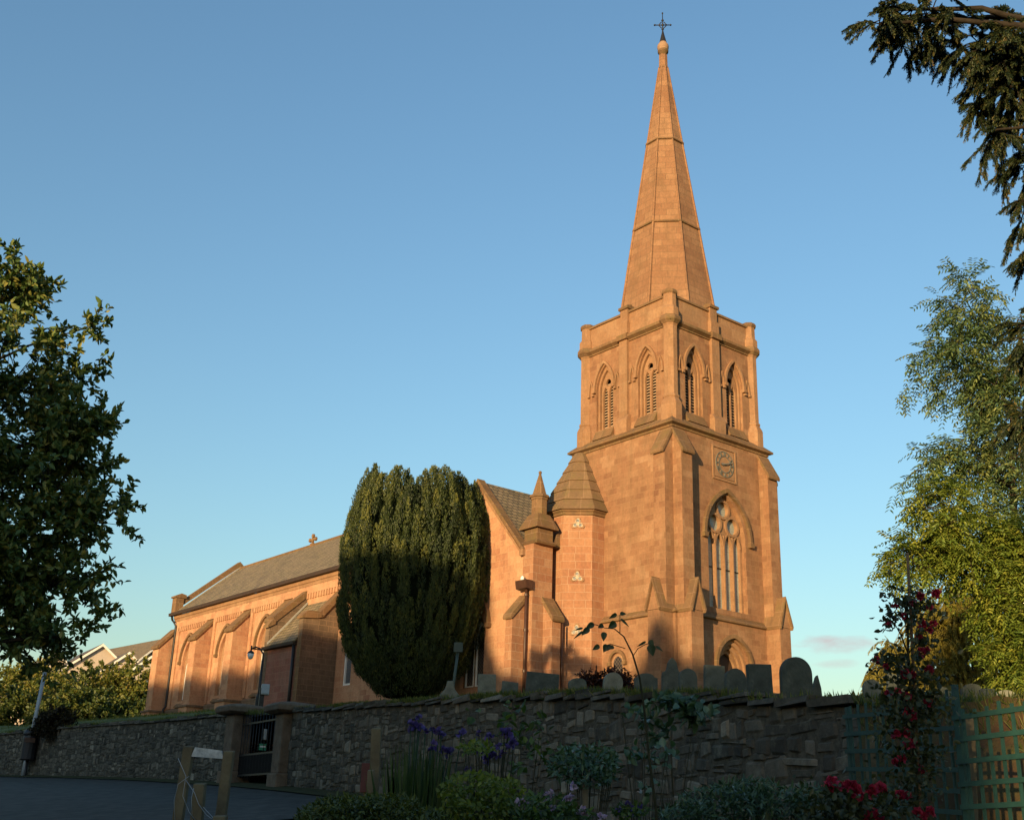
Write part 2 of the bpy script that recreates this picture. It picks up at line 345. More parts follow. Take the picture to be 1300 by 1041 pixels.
M['dark'] = plain('dark_inside', (0.012, 0.011, 0.01), 0.9, 0.1, var=0.2, bump=0)
M['louvre'] = plain('louvre_slate', (0.33, 0.23, 0.15), 0.85, var=0.3, scale=5)
M['white'] = plain('white_paint', (0.75, 0.73, 0.68), 0.5, var=0.08)
M['gold'] = plain('worn_gilding', (0.55, 0.40, 0.16), 0.5, 0.4, 0.3, var=0.3)
M['clockring'] = plain('clock_ring', (0.15, 0.14, 0.115), 0.6, var=0.3)
def glass(name, kind, col, lead, pitch):
    m, t, p, o = newmat(name); L = t.links.new
    tc = N(t, 'ShaderNodeTexCoord'); sp = N(t, 'ShaderNodeSeparateXYZ'); L(tc.outputs['Object'], sp.inputs[0])
    def stripes(src, width):
        a = N(t, 'ShaderNodeMath', operation='MULTIPLY'); L(src, a.inputs[0]); a.inputs[1].default_value = 1/pitch
        b = N(t, 'ShaderNodeMath', operation='FRACT'); L(a.outputs[0], b.inputs[0])
        c = N(t, 'ShaderNodeMath', operation='LESS_THAN'); L(b.outputs[0], c.inputs[0]); c.inputs[1].default_value = width; return c.outputs[0]
    sxy = N(t, 'ShaderNodeMath', operation='ADD'); L(sp.outputs[0], sxy.inputs[0]); L(sp.outputs[1], sxy.inputs[1])
    if kind == 'diamond':
        a = N(t, 'ShaderNodeMath', operation='ADD'); L(sxy.outputs[0], a.inputs[0]); L(sp.outputs[2], a.inputs[1])
        zz = N(t, 'ShaderNodeMath', operation='SUBTRACT'); L(sxy.outputs[0], zz.inputs[0]); L(sp.outputs[2], zz.inputs[1])
        s1, s2 = stripes(a.outputs[0], 0.16), stripes(zz.outputs[0], 0.16)
    else:
        s1, s2 = stripes(sp.outputs[2], 0.22), stripes(sp.outputs[2], 0.22)
    mxm = N(t, 'ShaderNodeMath', operation='MAXIMUM'); L(s1, mxm.inputs[0]); L(s2, mxm.inputs[1])
    n = N(t, 'ShaderNodeTexNoise', **{'Scale': 7.0, 'Detail': 3.0}); L(tc.outputs['Object'], n.inputs['Vector'])
    base = ramp(t, [(0.35, tuple(x*0.75 for x in col)), (0.7, tuple(x*1.2 for x in col))], n.outputs[0])
    L(mixc(t, base.outputs[0], lead, mxm.outputs[0]), p.inputs['Base Color'])
    p.inputs['Roughness'].default_value = 0.28; p.inputs['Specular IOR Level'].default_value = 0.6
    bp = N(t, 'ShaderNodeBump', **{'Strength': 0.2, 'Distance': 0.02}); L(n.outputs[0], bp.inputs['Height']); L(bp.outputs[0], p.inputs['Normal'])
    return m
M['glass_tower'] = glass('leaded_glass_sky_tint', 'bars', (0.24, 0.28, 0.27), (0.31, 0.31, 0.28), 0.11)  # pale blue-grey base colour carries the sky reflected in the panes
M['glass_lattice'] = glass('leaded_glass_lattice', 'diamond', (0.018, 0.017, 0.02), (0.16, 0.13, 0.11), 0.17)
M['glass_plain'] = glass('plain_glass', 'bars', (0.09, 0.10, 0.11), (0.10, 0.10, 0.10), 0.5)

# =================================================================== THE CHURCH (local axes: x along the tower front, y along the nave)
church = empty('church', CH+Vector((0, 0, 5.2)), 'orange sandstone parish church with tall octagonal spire and clock tower', 'church', rz=YAW)
off = Matrix.Translation((0, 0, -5.2))
def part(mb, name, mat, parent=None, **k):
    mb.v = [(x, y, z-5.2) for x, y, z in mb.v] if (parent is None) else mb.v
    o = mb.build(name, M[mat], parent or church, **k)
    return o
def sub(mb, name, mat, parent, **k):      # sub-part: parent sits at the church origin, so shift the same way
    mb.v = [(x, y, z-5.2) for x, y, z in mb.v]
    return mb.build(name, M[mat], parent, **k)
GZ = 4.4                                   # masonry goes a little below the turf

# --- tower shaft
HB = 3.15
tw = MB()
WC = 0.17
rect = lambda a, b, c, d: [(a, c), (b, c), (b, d), (a, d)]
tw.plate(FRONT(-HB), rect(-HB, HB, 8.98, 16.8), [arch(WC, 1.22, 12.3, 14.3, 9.22)], 0, .6)
tw.plate(LEFT(-HB), rect(-HB+.6, HB, 8.98, 16.8), (), 0, .6)
tw.plate(BACK(HB), rect(-HB+.6, HB, 8.98, 16.8), (), 0, .6)
tw.plate(RIGHT(HB), rect(-HB+.6, HB-.6, 8.98, 16.8), (), 0, .6)
H2 = 3.25
tw.plate(FRONT(-H2), rect(-H2, H2, GZ, 8.72), [arch(.2, 1.02, 6.75, 7.98, GZ+.3)], 0, .7)
tw.plate(LEFT(-H2), rect(-H2+.7, H2, GZ, 8.72), (), 0, .7)
tw.plate(BACK(H2), rect(-H2+.7, H2, GZ, 8.72), (), 0, .7)
tw.plate(RIGHT(H2), rect(-H2+.7, H2-.7, GZ, 8.72), (), 0, .7)
tower = part(tw, 'tower', 'tower')
st = MB(); st.lathe(0, 0, [(3.25*1.41421, 8.66), (3.36*1.41421, 8.70), (3.36*1.41421, 8.76), (3.12*1.41421, 9.0)], 4); sub(st, 'string_course', 'coping', tower)
st = MB(); q2 = 1.41421
st.lathe(0, 0, [(3.15*q2, 16.68), (3.2*q2, 16.7), (3.2*q2, 16.78), (3.36*q2, 16.84), (3.36*q2, 16.92), (3.0*q2, 17.25), (2.5*q2, 17.3)], 4); sub(st, 'string_course', 'coping', tower)

# --- tower buttresses: angle pairs at the four corners
def ang_buttress(side, cu, z0, z1, p, w2):  # side 0 front(-y) 1 left(-x) 2 back 3 right ; a block projecting p from the wall
    b = MB(); fr = [FRONT, LEFT, BACK, RIGHT][side]
    return b, fr
def add_buttress(side, cu, sgn):
    fr = [FRONT, LEFT, BACK, RIGHT][side]
    up = MB()
    u0, u1 = cu-.33, cu+.33
    P = lambda f, u, v, d: f(u, v, d)
    f0 = fr(-HB if side < 2 else HB)
    if side >= 2: f0 = fr(HB)
    # upper stage: shaft with a sloped weathering
    def prism(mb, prof, ua, ub):            # prof: (d outward, z) polygon, extruded across u
        mb.extrude([f0(ua, z, -d) for d, z in prof], Vector(f0(ub, 0, 0))-Vector(f0(ua, 0, 0)))
    prism(up, [(-.2, 9.0), (.5, 9.0), (.5, 15.55), (-.05, 16.55), (-.2, 16.55)], u0, u1)
    o = part(up, 'buttress', 'tower')
    cp = MB(); prism(cp, [(-.02, 16.52), (.60, 15.42), (.64, 15.48), (.62, 15.6), (0.02, 16.66)], u0-.05, u1+.05); sub(cp, 'weathering', 'coping', o)
    lo = MB(); cu *= .985; u0, u1 = cu-.35, cu+.35
    prism(lo, [(-.2, GZ), (.85, GZ), (.85, 8.72), (-.2, 8.72)], u0, u1)
    prism(lo, [(-.2, GZ), (.97, GZ), (.97, 5.75), (.87, 5.95), (-.2, 5.95)], u0-.1, u1+.1)
    # gablet: triangular front and saddleback roof
    tri = [(u0, 8.74), (u1, 8.74), (cu, 9.86)]
    lo.extrude([f0(u, z, -.85) for u, z in tri], Vector(f0(0, 0, 0.2))-Vector(f0(0, 0, -.85)))
    o2 = sub(lo, 'lower_stage', 'tower', o)
    gr = MB()
    for s in (-1, 1):
        a = [(cu, 9.90), (cu, 10.08), (cu+s*.44, 8.80), (cu+s*.38, 8.66)]
        gr.extrude([f0(u, z, -.97) for u, z in a], Vector(f0(0, 0, 0.02))-Vector(f0(0, 0, -.97)))
    sub(gr, 'gablet_roof', 'coping', o)
for side in (0, 1, 2, 3):
    for sgn in (-1, 1): add_buttress(side, sgn*2.82, sgn)

# --- tower window: four lights, three circles
tr = MB()
lx = [WC-.84, WC-.28, WC+.28, WC+.84]
holes = [arch(x, .242, 12.05, 12.58, 9.27, 6) for x in lx]
holes += [ring2(WC-.56, 12.98, .37), ring2(WC+.56, 12.98, .37), ring2(WC, 13.66, .36)]
tr.plate(FRONT(-HB), arch(WC, 1.218, 12.3, 14.298, 9.222), holes, .22, .42)
win = part(tr, 'tower_window', 'trim')
g = MB(); g.plate(FRONT(-HB), rect(WC-1.2, WC+1.2, 9.23, 14.2), (), .36, .38); sub(g, 'glass', 'glass_tower', win)
mo = MB()
for x in (WC-.56, WC, WC+.56): mo.plate(FRONT(-HB), rect(x-.03, x+.03, 9.27, 12.5), (), .15, .24)
for c, v, r in ((WC-.56, 12.98, .37), (WC+.56, 12.98, .37), (WC, 13.66, .36)): mo.plate(FRONT(-HB), ring2(c, v, r+.09), [ring2(c, v, r-.02)[::-1]], .15, .26)
for x in lx:
    a = arch(x, .225, 12.05, 12.55, None, 6); b = arch(x, .275, 12.05, 12.64, None, 6); mo.plate(FRONT(-HB), b+a[::-1], (), .16, .26)
sub(mo, 'mullions', 'trim', win)
bars = MB()
for x in lx: bars.plate(FRONT(-HB), rect(x-.235, x+.235, 11.02, 11.07), (), .33, .36)
sub(bars, 'saddle_bar', 'iron', win)
hd = MB(); hood(hd, FRONT(-HB), WC, 1.42, 12.35, 14.38, .15, .14); sub(hd, 'hood_mould', 'coping', win)
sl = MB(); sl.extrude([(WC-1.22, -HB-.02, 9.02), (WC-1.22, -HB+.2, 9.02), (WC-1.22, -HB+.42, 9.3), (WC-1.22, -HB+.3, 9.32)], (2.44, 0, 0)); sub(sl, 'sill', 'trim', win)

# --- clock
ck = MB(); cx, cz = .13, 15.68
ck.plate(FRONT(-HB), rect(cx-.78, cx+.78, cz-.78, cz+.78), [rect(cx-.70, cx+.70, cz-.70, cz+.70)[::-1]], -.05, .02)
ck.plate(FRONT(-HB), rect(cx-.64, cx+.64, cz-.64, cz+.64), (), -.03, .02)
clock = part(ck, 'clock', 'trim')
rg = MB(); rg.plate(FRONT(-HB), ring2(cx, cz, .60, 36), [ring2(cx, cz, .565, 36)[::-1]], -.06, -.02); rg.plate(FRONT(-HB), ring2(cx, cz, .40, 36), [ring2(cx, cz, .36, 36)[::-1]], -.06, -.02)
sub(rg, 'dial_ring', 'clockring', clock)
NUM = ['XII', 'I', 'II', 'III', 'IV', 'V', 'VI', 'VII', 'VIII', 'IX', 'X', 'XI']
def stroke(mb, a, b, wd):
    ax, az = a; bx, bz = b; L = math.hypot(bx-ax, bz-az); nx, nz = -(bz-az)/L*wd/2, (bx-ax)/L*wd/2
    mb.plate(FRONT(-HB), [(ax+nx, az+nz), (bx+nx, bz+nz), (bx-nx, bz-nz), (ax-nx, az-nz)], (), -.065, -.02)
for h, sym in enumerate(NUM):
    a = math.pi/2-h*math.pi/6; er = (math.cos(a), math.sin(a)); et = (math.sin(a), -math.cos(a))
    wds = {'I': .035, 'V': .075, 'X': .075}; tot = sum(wds[s] for s in sym); u = -tot/2
    nm = MB()
    pt = lambda du, r: (cx+er[0]*r+et[0]*du, cz+er[1]*r+et[1]*du)
    for s in sym:
        wv = wds[s]; c = u+wv/2
        if s == 'I': stroke(nm, pt(c, .42), pt(c, .55), .02)
        elif s == 'V': stroke(nm, pt(c-.028, .55), pt(c, .42), .02); stroke(nm, pt(c+.028, .55), pt(c, .42), .014)
        else: stroke(nm, pt(c-.028, .55), pt(c+.028, .42), .02); stroke(nm, pt(c+.028, .55), pt(c-.028, .42), .014)
        u += wv
    sub(nm, 'numeral', 'clockring', clock)
for nmn, ang, ln, wd in (('hour_hand', 90-262, .30, .05), ('minute_hand', 90-70, .5, .035)):
    hm = MB(); a = R_(ang); d = (math.cos(a), math.sin(a)); n = (-d[1], d[0])
    hm.plate(FRONT(-HB), [(cx-d[0]*.1+n[0]*wd/2, cz-d[1]*.1+n[1]*wd/2), (cx+d[0]*ln*.7+n[0]*wd, cz+d[1]*ln*.7+n[1]*wd), (cx+d[0]*ln, cz+d[1]*ln), (cx+d[0]*ln*.7-n[0]*wd, cz+d[1]*ln*.7-n[1]*wd), (cx-d[0]*.1-n[0]*wd/2, cz-d[1]*.1-n[1]*wd/2)], (), -.10 if nmn[0] == 'h' else -.12, -.075 if nmn[0] == 'h' else -.105)
    sub(hm, nmn, 'clockring', clock)

# --- west door under stepped pointed arches
dr = MB()
for k, (hw, ap) in enumerate(((.86, 7.80), (.70, 7.62), (.56, 7.46))):
    dr.plate(FRONT(-H2), arch(.2, 1.016, 6.75, 7.976, GZ+.3), [arch(.2, hw, 6.75, ap, GZ+.31)], .12+.14*k, .24+.14*k)
dw = part(dr, 'west_doorway', 'trim')
d2 = MB(); d2.plate(FRONT(-H2), arch(.2, 1.0, 6.75, 7.9, GZ+.3), (), .56, .62); sub(d2, 'door', 'door', dw)
hd = MB(); hood(hd, FRONT(-H2), .2, 1.06, 6.8, 8.04, .14, .14); sub(hd, 'hood_mould', 'coping', dw)
# small arched light low on the left face, behind the red bush
lt = MB(); lt.plate(LEFT(-H2), arch(.05, .36, 6.9, 7.3, 5.9), [arch(.05, .27, 6.9, 7.2, 6.0)], -.02, .1)
lt2 = part(lt, 'small_window', 'trim'); hd = MB(); hood(hd, LEFT(-H2), .05, .40, 6.95, 7.36, .1, .12); sub(hd, 'hood_mould', 'coping', lt2)
g = MB(); g.plate(LEFT(-H2), arch(.05, .28, 6.9, 7.2, 6.0), (), -.012, .0); sub(g, 'glass', 'glass_lattice', lt2)

# --- belfry stage
BB = 2.84
bf = MB()
for side in range(4):
    fr = [FRONT, LEFT, BACK, RIGHT][side](-BB if side < 2 else BB)
    lo_, hi_ = (-BB, BB) if side == 0 else ((-BB+.35, BB) if side in (1, 2) else (-BB+.35, BB-.35))
    hs = [arch(c, .56, 19.75, 20.95, 17.75) for c in (-1.37, 1.37)]
    bf.plate(fr, rect(lo_, hi_, 17.0, 22.0), hs, 0, .35)
belfry = part(bf, 'belfry', 'tower')
for side in range(4):
    fr = [FRONT, LEFT, BACK, RIGHT][side](-BB if side < 2 else BB)
    for c in (-1.37, 1.37):
        b = MB()
        b.plate(fr, arch(c, .558, 19.75, 20.948, 17.752), [arch(c, .46, 19.75, 20.72, 17.76)], .12, .22)
        b.plate(fr, arch(c, .459, 19.75, 20.719, 17.755), [arch(c-.2, .15, 19.55, 19.92, 17.8, 6), arch(c+.2, .15, 19.55, 19.92, 17.8, 6), ring2(c, 20.12, .17, 14)], .235, .33)
        wn = part(b, 'belfry_window', 'trim')
        lv = MB()
        for k in range(17):
            z = 17.8+k*.14
            lv.extrude([fr(c-.42, z, .345), fr(c-.42, z+.065, .36), fr(c-.42, z+.13, .5), fr(c-.42, z+.11, .5)], Vector(fr(c+.42, 0, 0))-Vector(fr(c-.42, 0, 0)))
        sub(lv, 'louvres', 'louvre', wn)
        bk = MB(); bk.plate(fr, rect(c-.6, c+.6, 17.6, 21.0), (), .56, .6); sub(bk, 'dark_backing', 'dark', wn)  # closed sheet painted near-black for the unlit depth behind the louvres
        hh = MB(); hood(hh, fr, c, .60, 19.8, 21.02, .11, .11)
        for s in (-1, 1):                   # blind lancets beside each opening
            hood(hh, fr, c+s*.88, .11, 19.62, 20.25, .07, .09, n=5)
        sub(hh, 'hood_mould', 'trim', wn)
        sl = MB(); sl.extrude([fr(c-.62, 17.25, -.24), fr(c-.62, 17.25, .1), fr(c-.62, 17.82, .3), fr(c-.62, 17.76, .02)], Vector(fr(c+.62, 0, 0))-Vector(fr(c-.62, 0, 0))); sub(sl, 'sill', 'coping', wn)
    pl = MB()
    pl.plate(fr, rect(-.25, .25, 17.95, 21.9), (), -.16, .05)
    pl.extrude([fr(-.36, 17.1, -.3), fr(-.36, 17.1, .05), fr(-.36, 18.0, .05), fr(-.36, 18.0, -.15), fr(-.36, 17.75, -.3)], Vector(fr(.36, 0, 0))-Vector(fr(-.36, 0, 0)))
    sub(pl, 'pilaster', 'trim', belfry)
k8 = 1/math.cos(math.pi/8)
def oct_turret(x, y):
    tq = MB(); tq.lathe(x, y, [(r*k8, z) for r, z in ((.45, 17.05), (.45, 17.85), (.42, 17.95), (.32, 18.15), (.35, 18.2), (.35, 18.27), (.295, 18.32), (.295, 21.6), (.33, 21.66), (.33, 21.72), (.38, 21.76), (.43, 21.84), (.43, 21.93), (.38, 22.06), (.38, 22.45), (.29, 22.58), (.28, 23.16), (.33, 23.22), (.33, 23.27), (.28, 23.36), (.1, 23.42))], 8, rot=math.pi/8)
    return tq
for sx in (-1, 1):
    for sy in (-1, 1): sub(oct_turret(sx*2.72, sy*2.72), 'corner_turret', 'trim', belfry)
# cornice and parapet
pa = MB()
for side in range(4):
    fr = [FRONT, LEFT, BACK, RIGHT][side](-2.80 if side < 2 else 2.80)
    lo_, hi_ = (-2.8, 2.8) if side == 0 else ((-2.8+.3, 2.8) if side in (1, 2) else (-2.5, 2.5))
    pa.plate(fr, rect(lo_, hi_, 22.0, 23.12), (), 0, .3)
par = part(pa, 'parapet', 'trim')
cn = MB(); cn.lathe(0, 0, [(r*q2, z) for r, z in ((2.8, 21.62), (2.9, 21.64), (2.9, 21.7), (3.06, 21.8), (3.06, 21.92), (2.82, 22.08), (2.5, 22.08))], 4); sub(cn, 'cornice', 'coping', par)
for sx in (-1, 1):
    for sy in (-1, 1):
        rg_ = MB(); rg_.lathe(sx*2.72, sy*2.72, [(r*k8, z) for r, z in ((.36, 21.70), (.40, 21.76), (.47, 21.84), (.47, 21.95), (.40, 22.09), (.35, 22.1))], 8, rot=math.pi/8)
        sub(rg_, 'turret_cornice', 'coping', par); rg_ = MB()
        rg_.lathe(sx*2.72, sy*2.72, [(r*k8, z) for r, z in ((.29, 23.17), (.35, 23.22), (.35, 23.29), (.29, 23.39), (.1, 23.46))], 8, rot=math.pi/8); sub(rg_, 'turret_cap', 'coping', par)
cp = MB()
for side in range(4):
    fr = [FRONT, LEFT, BACK, RIGHT][side](-2.80 if side < 2 else 2.80)
    lo_, hi_ = (-2.86, 2.86) if side == 0 else ((-2.38, 2.86) if side in (1, 2) else (-2.38, 2.38))
    cp.extrude([fr(lo_, 23.1, -.08), fr(lo_, 23.1, .42), fr(lo_, 23.2, .42), fr(lo_, 23.3, .2), fr(lo_, 23.26, .0), fr(lo_, 23.18, -.08)], Vector(fr(hi_, 0, 0))-Vector(fr(lo_, 0, 0)))
    mp_ = MB(); mp_.plate(fr, rect(-.27, .27, 22.04, 22.62), (), -.2, .05); mp_.plate(fr, rect(-.23, .23, 22.62, 23.3), (), -.13, .1)
    mp_.extrude([fr(-.29, 23.3, -.19), fr(-.29, 23.3, .3), fr(-.29, 23.42, .3), fr(-.29, 23.5, .06), fr(-.29, 23.42, -.19)], Vector(fr(.29, 0, 0))-Vector(fr(-.29, 0, 0)))
    cp.plate(fr, rect(-.33, .33, 21.72, 21.98), (), -.32, -.0)
    cp.extrude([fr(-.31, 23.31, -.21), fr(-.31, 23.31, .3), fr(-.31, 23.43, .3), fr(-.31, 23.52, .06), fr(-.31, 23.44, -.21)], Vector(fr(.31, 0, 0))-Vector(fr(-.31, 0, 0)))
    sub(mp_, 'parapet_pier', 'trim', par)
sub(cp, 'parapet_coping', 'coping', par)
rf = MB(); rf.box(-2.6, 2.6, -2.6, 2.6, 21.9, 22.2); sub(rf, 'tower_roof', 'coping', par)

# --- spire
def rr(z): return 2.30*(39.9-z)/(39.9-22.9)
sp = MB(); zs = [22.15, 25, 28.2, 31, 33.35, 36, 38.2]
sp.lathe(0, 0, [(rr(z)*k8, z) for z in zs]+[(.23, 39.0), (.2, 39.1)], 8, rot=math.pi/8)
spire = part(sp, 'spire', 'spire')
rb = MB()
for i in range(8):
    a = math.pi/8+i*math.pi/4
    rb.tube([(rr(z)*k8*1.005*math.cos(a), rr(z)*k8*1.005*math.sin(a), z) for z in (22.2, 28.2, 33.35, 38.2)], [.075, .065, .055, .045], 6, False)
sub(rb, 'arris_roll', 'spire', spire)
for z in (28.25, 33.38, 38.22):
    bd = MB(); r = rr(z); t = .09 if z < 38 else .04
    bd.lathe(0, 0, [((r-.05)*k8, z-t), ((r+t)*k8, z-t*.5), ((r+t)*k8, z+t*.4), ((r-.05)*k8, z+t*1.2)], 8, rot=math.pi/8); sub(bd, 'spire_band', 'coping', spire)
fn = MB(); fn.lathe(0, 0, [(.2, 39.0), (.22, 39.2), (.28, 39.24), (.29, 39.34), (.25, 39.38), (.29, 39.46), (.31, 39.58), (.29, 39.7), (.22, 39.8), (.18, 39.9)], 16, sm=True); sub(fn, 'finial', 'coping', spire)
vn = MB(); vn.lathe(0, 0, [(.2, 39.88), (.17, 40.0), (.05, 40.55), (.03, 40.7)], 10)
vn.tube([(0, 0, 40.6), (0, 0, 41.8)], [.035, .02], 6)
dv = Vector((.74, -.67, 0))
for s in (-1, 1):
    vn.tube([(0, 0, 41.02), tuple(dv*s*.36+Vector((0, 0, 41.02)))], .03, 6); vn.blob(tuple(dv*s*.42+Vector((0, 0, 41.02))), (.06, .06, .05), 8, 5)
    vn.tube([tuple(dv*s*.22+Vector((0, 0, 41.02))), tuple(dv*s*.06+Vector((0, 0, 41.22)))], .025, 5); vn.tube([tuple(dv*s*.22+Vector((0, 0, 41.02))), tuple(dv*s*.06+Vector((0, 0, 40.82)))], .025, 5)
vn.blob((0, 0, 41.02), (.07, .07, .10), 8, 6); vn.blob((0, 0, 41.32), (.07, .07, .07), 8, 5); vn.blob((0, 0, 40.75), (.07, .07, .07), 8, 5); vn.blob((0, 0, 41.78), (.045, .045, .07), 8, 5)
sub(vn, 'iron_cross', 'iron', spire)

# --- octagonal stair turret
TX, TY, TR = -3.22, 2.6, 1.55
tt = MB(); tt.lathe(TX, TY, [(TR*k8, GZ), (TR*k8, 13.5)], 8, rot=math.pi/8); turret = part(tt, 'stair_turret', 'turret')
ev = MB(); ev.lathe(TX, TY, [((TR-.05)*k8, 13.36), ((TR+.07)*k8, 13.42), ((TR+.07)*k8, 13.5), ((TR+.16)*k8, 13.58), ((TR+.16)*k8, 13.64), ((TR-.1)*k8, 13.7)], 8, rot=math.pi/8); sub(ev, 'eaves_course', 'coping', turret)
rf = MB(); prof = []; r0, r1, z0, z1 = TR+.2, .22, 13.62, 16.72
for k in range(6):
    a, b = k/6, (k+1)/6
    prof += [((r0+(r1-r0)*a+.075)*k8, z0+(z1-z0)*a), ((r0+(r1-r0)*b+.025)*k8, z0+(z1-z0)*b)]
rf.lathe(TX, TY, prof, 8, rot=math.pi/8); sub(rf, 'turret_roof', 'stoneroof', turret)
tn = Vector((-.70711, -.70711, 0)); tt_ = Vector((.70711, -.70711, 0))
for z in (13.0, 10.62, 8.3):
    fr = ANYF(Vector((TX, TY, 0))+tn*TR, tt_, tn)
    q = MB(); q.plate(fr, trefoil(0, z, .34), [trefoil(0, z, .25)[::-1]], -.05, .04)
    o = sub(q, 'trefoil_window', 'trim', turret)
    o2 = MB(); 
    for a in (90, 210, 330):
        c = (0+.13*math.cos(R_(a)), z+.13*math.sin(R_(a))); o2.plate(fr, ring2(c[0], c[1], .12, 16), [ring2(c[0], c[1], .065, 16)[::-1]], -.035, .02)
    o2.v = [(x, y, zz-5.2) for x, y, zz in o2.v]
    o2.build('trefoil_cusps', M['palestone'], turret)
    o3 = MB(); o3.plate(fr, trefoil(0, z, .3), (), -.01, .02); o3.v = [(x, y, zz-5.2) for x, y, zz in o3.v]; o3.build('trefoil_glass', M['glass_plain'], turret)

# --- nave, west bay and north gable
nv = MB(); NX, EY = 4.3, 44.0
nv.plate(LEFT(-NX), rect(3.2, EY, GZ, 13.95), [arch(c, .98, 10.5, 11.95, 7.85) for c in (41.0, 35.35, 30.0)]+[rect(19.7, 20.5, 7.35, 9.2)], 0, .55)
nv.plate(RIGHT(NX), rect(3.2, EY, GZ, 13.95), (), 0, .55)
nv.plate(FRONT(3.2), [(-NX+.55, GZ), (NX-.55, GZ), (NX-.55, 12.4), (0, 16.1), (-NX+.55, 12.4)], (), 0, .5)
nv.plate(BACK(EY), [(-NX+.55, GZ), (NX-.55, GZ), (NX-.55, 13.95), (0, 17.6), (-NX+.55, 13.95)], (), 0, .5)
nv.plate(FRONT(15.0), [(-NX+.55, 12.0), (NX-.55, 12.0), (NX-.55, 14.0), (0, 17.8), (-NX+.55, 14.0)], (), 0, .4)
nave = part(nv, 'nave', 'nave')
def roofpair(mb, hw, ze, zr, ya, yb, th=.12):
    for s in (-1, 1):
        mb.extrude([(s*hw, ya, ze), (0, ya, zr), (0, ya, zr+th), (s*(hw+.02), ya, ze+th)], (0, yb-ya, 0))
r = MB(); roofpair(r, 4.62, 13.93, 17.85, 15.05, 43.75); nroof = part(r, 'nave_roof', 'slate')
r = MB(); roofpair(r, 4.62, 12.22, 16.2, 3.5, 15.05); part(r, 'west_bay_roof', 'slate')
rd = MB()
for i in range(64): rd.tube([(0, 15.1+i*.447, 17.98), (0, 15.1+i*.447+.43, 17.98)], .1, 6, False)
sub(rd, 'ridge_tiles', 'coping', nroof)
rd = MB()
for i in range(26): rd.tube([(0, 3.6+i*.44, 16.32), (0, 3.6+i*.44+.42, 16.32)], .1, 6, False)
sub(rd, 'ridge_tiles', 'coping', nroof)
gu = MB(); gu.extrude([(-4.56, 5.0, 13.86), (-4.74, 5.0, 13.86), (-4.76, 5.0, 14.06), (-4.56, 5.0, 14.06)], (0, EY-5.0+.35, 0)); part(gu, 'gutter', 'gutter')
co = MB()
co.extrude([(-NX-.1, 15.1, 13.42), (-NX-.1, 15.1, 13.62), (-NX-.16, 15.1, 13.66), (-NX-.2, 15.1, 13.88), (-NX+.02, 15.1, 13.88), (-NX+.02, 15.1, 13.42)], (0, EY-15.1, 0)); sub(co, 'eaves_cornice', 'trim', nave)
# east gable coping with kneelers
gc = MB()
for s in (-1, 1):
    gc.extrude([(s*3.95, 43.7, 14.75), (0, 43.7, 18.1), (0, 43.7, 18.5), (s*4.0, 43.7, 15.1)], (0, .5, 0))
    gc.box(min(s*4.05, s*4.62), max(s*4.05, s*4.62), 43.62, 44.28, 13.9, 15.15)
    gc.extrude([(s*3.9, 43.55, 15.15), (s*4.72, 43.55, 15.15), (s*4.72, 43.55, 15.27), (s*4.3, 43.55, 15.48), (s*3.9, 43.55, 15.4)], (0, .8, 0))
sub(gc, 'gable_coping', 'coping', nave)
fl = MB(); fl.extrude([(-4.3, 43.55, 14.22), (0, 43.55, 18.0), (0, 43.55, 18.1), (-4.3, 43.55, 14.34)], (0, .16, 0)); sub(fl, 'lead_flashing', 'lead', nave)
# west bay gable coping (against the turret)
gc = MB()
for s in (-1, 1): gc.extrude([(s*4.55, 3.1, 12.55), (0, 3.1, 16.5), (0, 3.1, 16.75), (s*4.55, 3.1, 12.8)], (0, .5, 0))
sub(gc, 'gable_coping', 'coping', nave)
# ridge cross
cr_ = MB(); cy_ = 33.0
cr_.box(-.09, .09, cy_-.22, cy_+.22, 17.9, 18.12); cr_.box(-.06, .06, cy_-.08, cy_+.08, 18.1, 18.62); cr_.box(-.056, .056, cy_-.36, cy_+.36, 18.3, 18.46)
for dy, dz in ((-.36, 18.38), (.36, 18.38), (0, 18.64)):
    n_ = len(cr_.v); cr_.lathe(0, 0, [(.001, -.065), (.14, -.065), (.14, .065), (.001, .065)], 8, cap=False); cr_.v[n_:] = [(z, cy_+dy+x, dz+y) for x, y, z in cr_.v[n_:]]
part(cr_, 'ridge_cross', 'coping')
# plinth, corbel tables, lesenes on the north wall
pl = MB(); pl.extrude([(-NX-.16, 25.3, GZ), (-NX-.16, 25.3, 7.15), (-NX-.18, 25.3, 7.2), (-NX-.18, 25.3, 7.27), (-NX+.05, 25.3, 7.42), (-NX+.05, 25.3, GZ)], (0, EY-25.3, 0)); sub(pl, 'plinth', 'sooty', nave)
ub = MB(); ub.plate(LEFT(-NX), rect(15.2, 43.6, 12.98, 13.45), (), -.1, .02)
for i in range(74):
    y = 21.2+i*.30
    if min(abs(y-b) for b in (43.9, 38.1, 32.75, 27.4)) > .72: ub.plate(LEFT(-NX), [(y-.07, 12.68), (y+.07, 12.68), (y+.09, 12.975), (y-.09, 12.975)], (), -.1, .02)
for b in (38.1, 32.75, 27.4):
    for s in (-1, 1): ub.plate(LEFT(-NX), rect(b+s*.72-.16, b+s*.72+.16, 7.42, 12.98), (), -.1, .02)
ub.plate(LEFT(-NX), rect(42.95, 43.4, 7.42, 12.98), (), -.1, .02)
sub(ub, 'corbel_table', 'nave', nave)
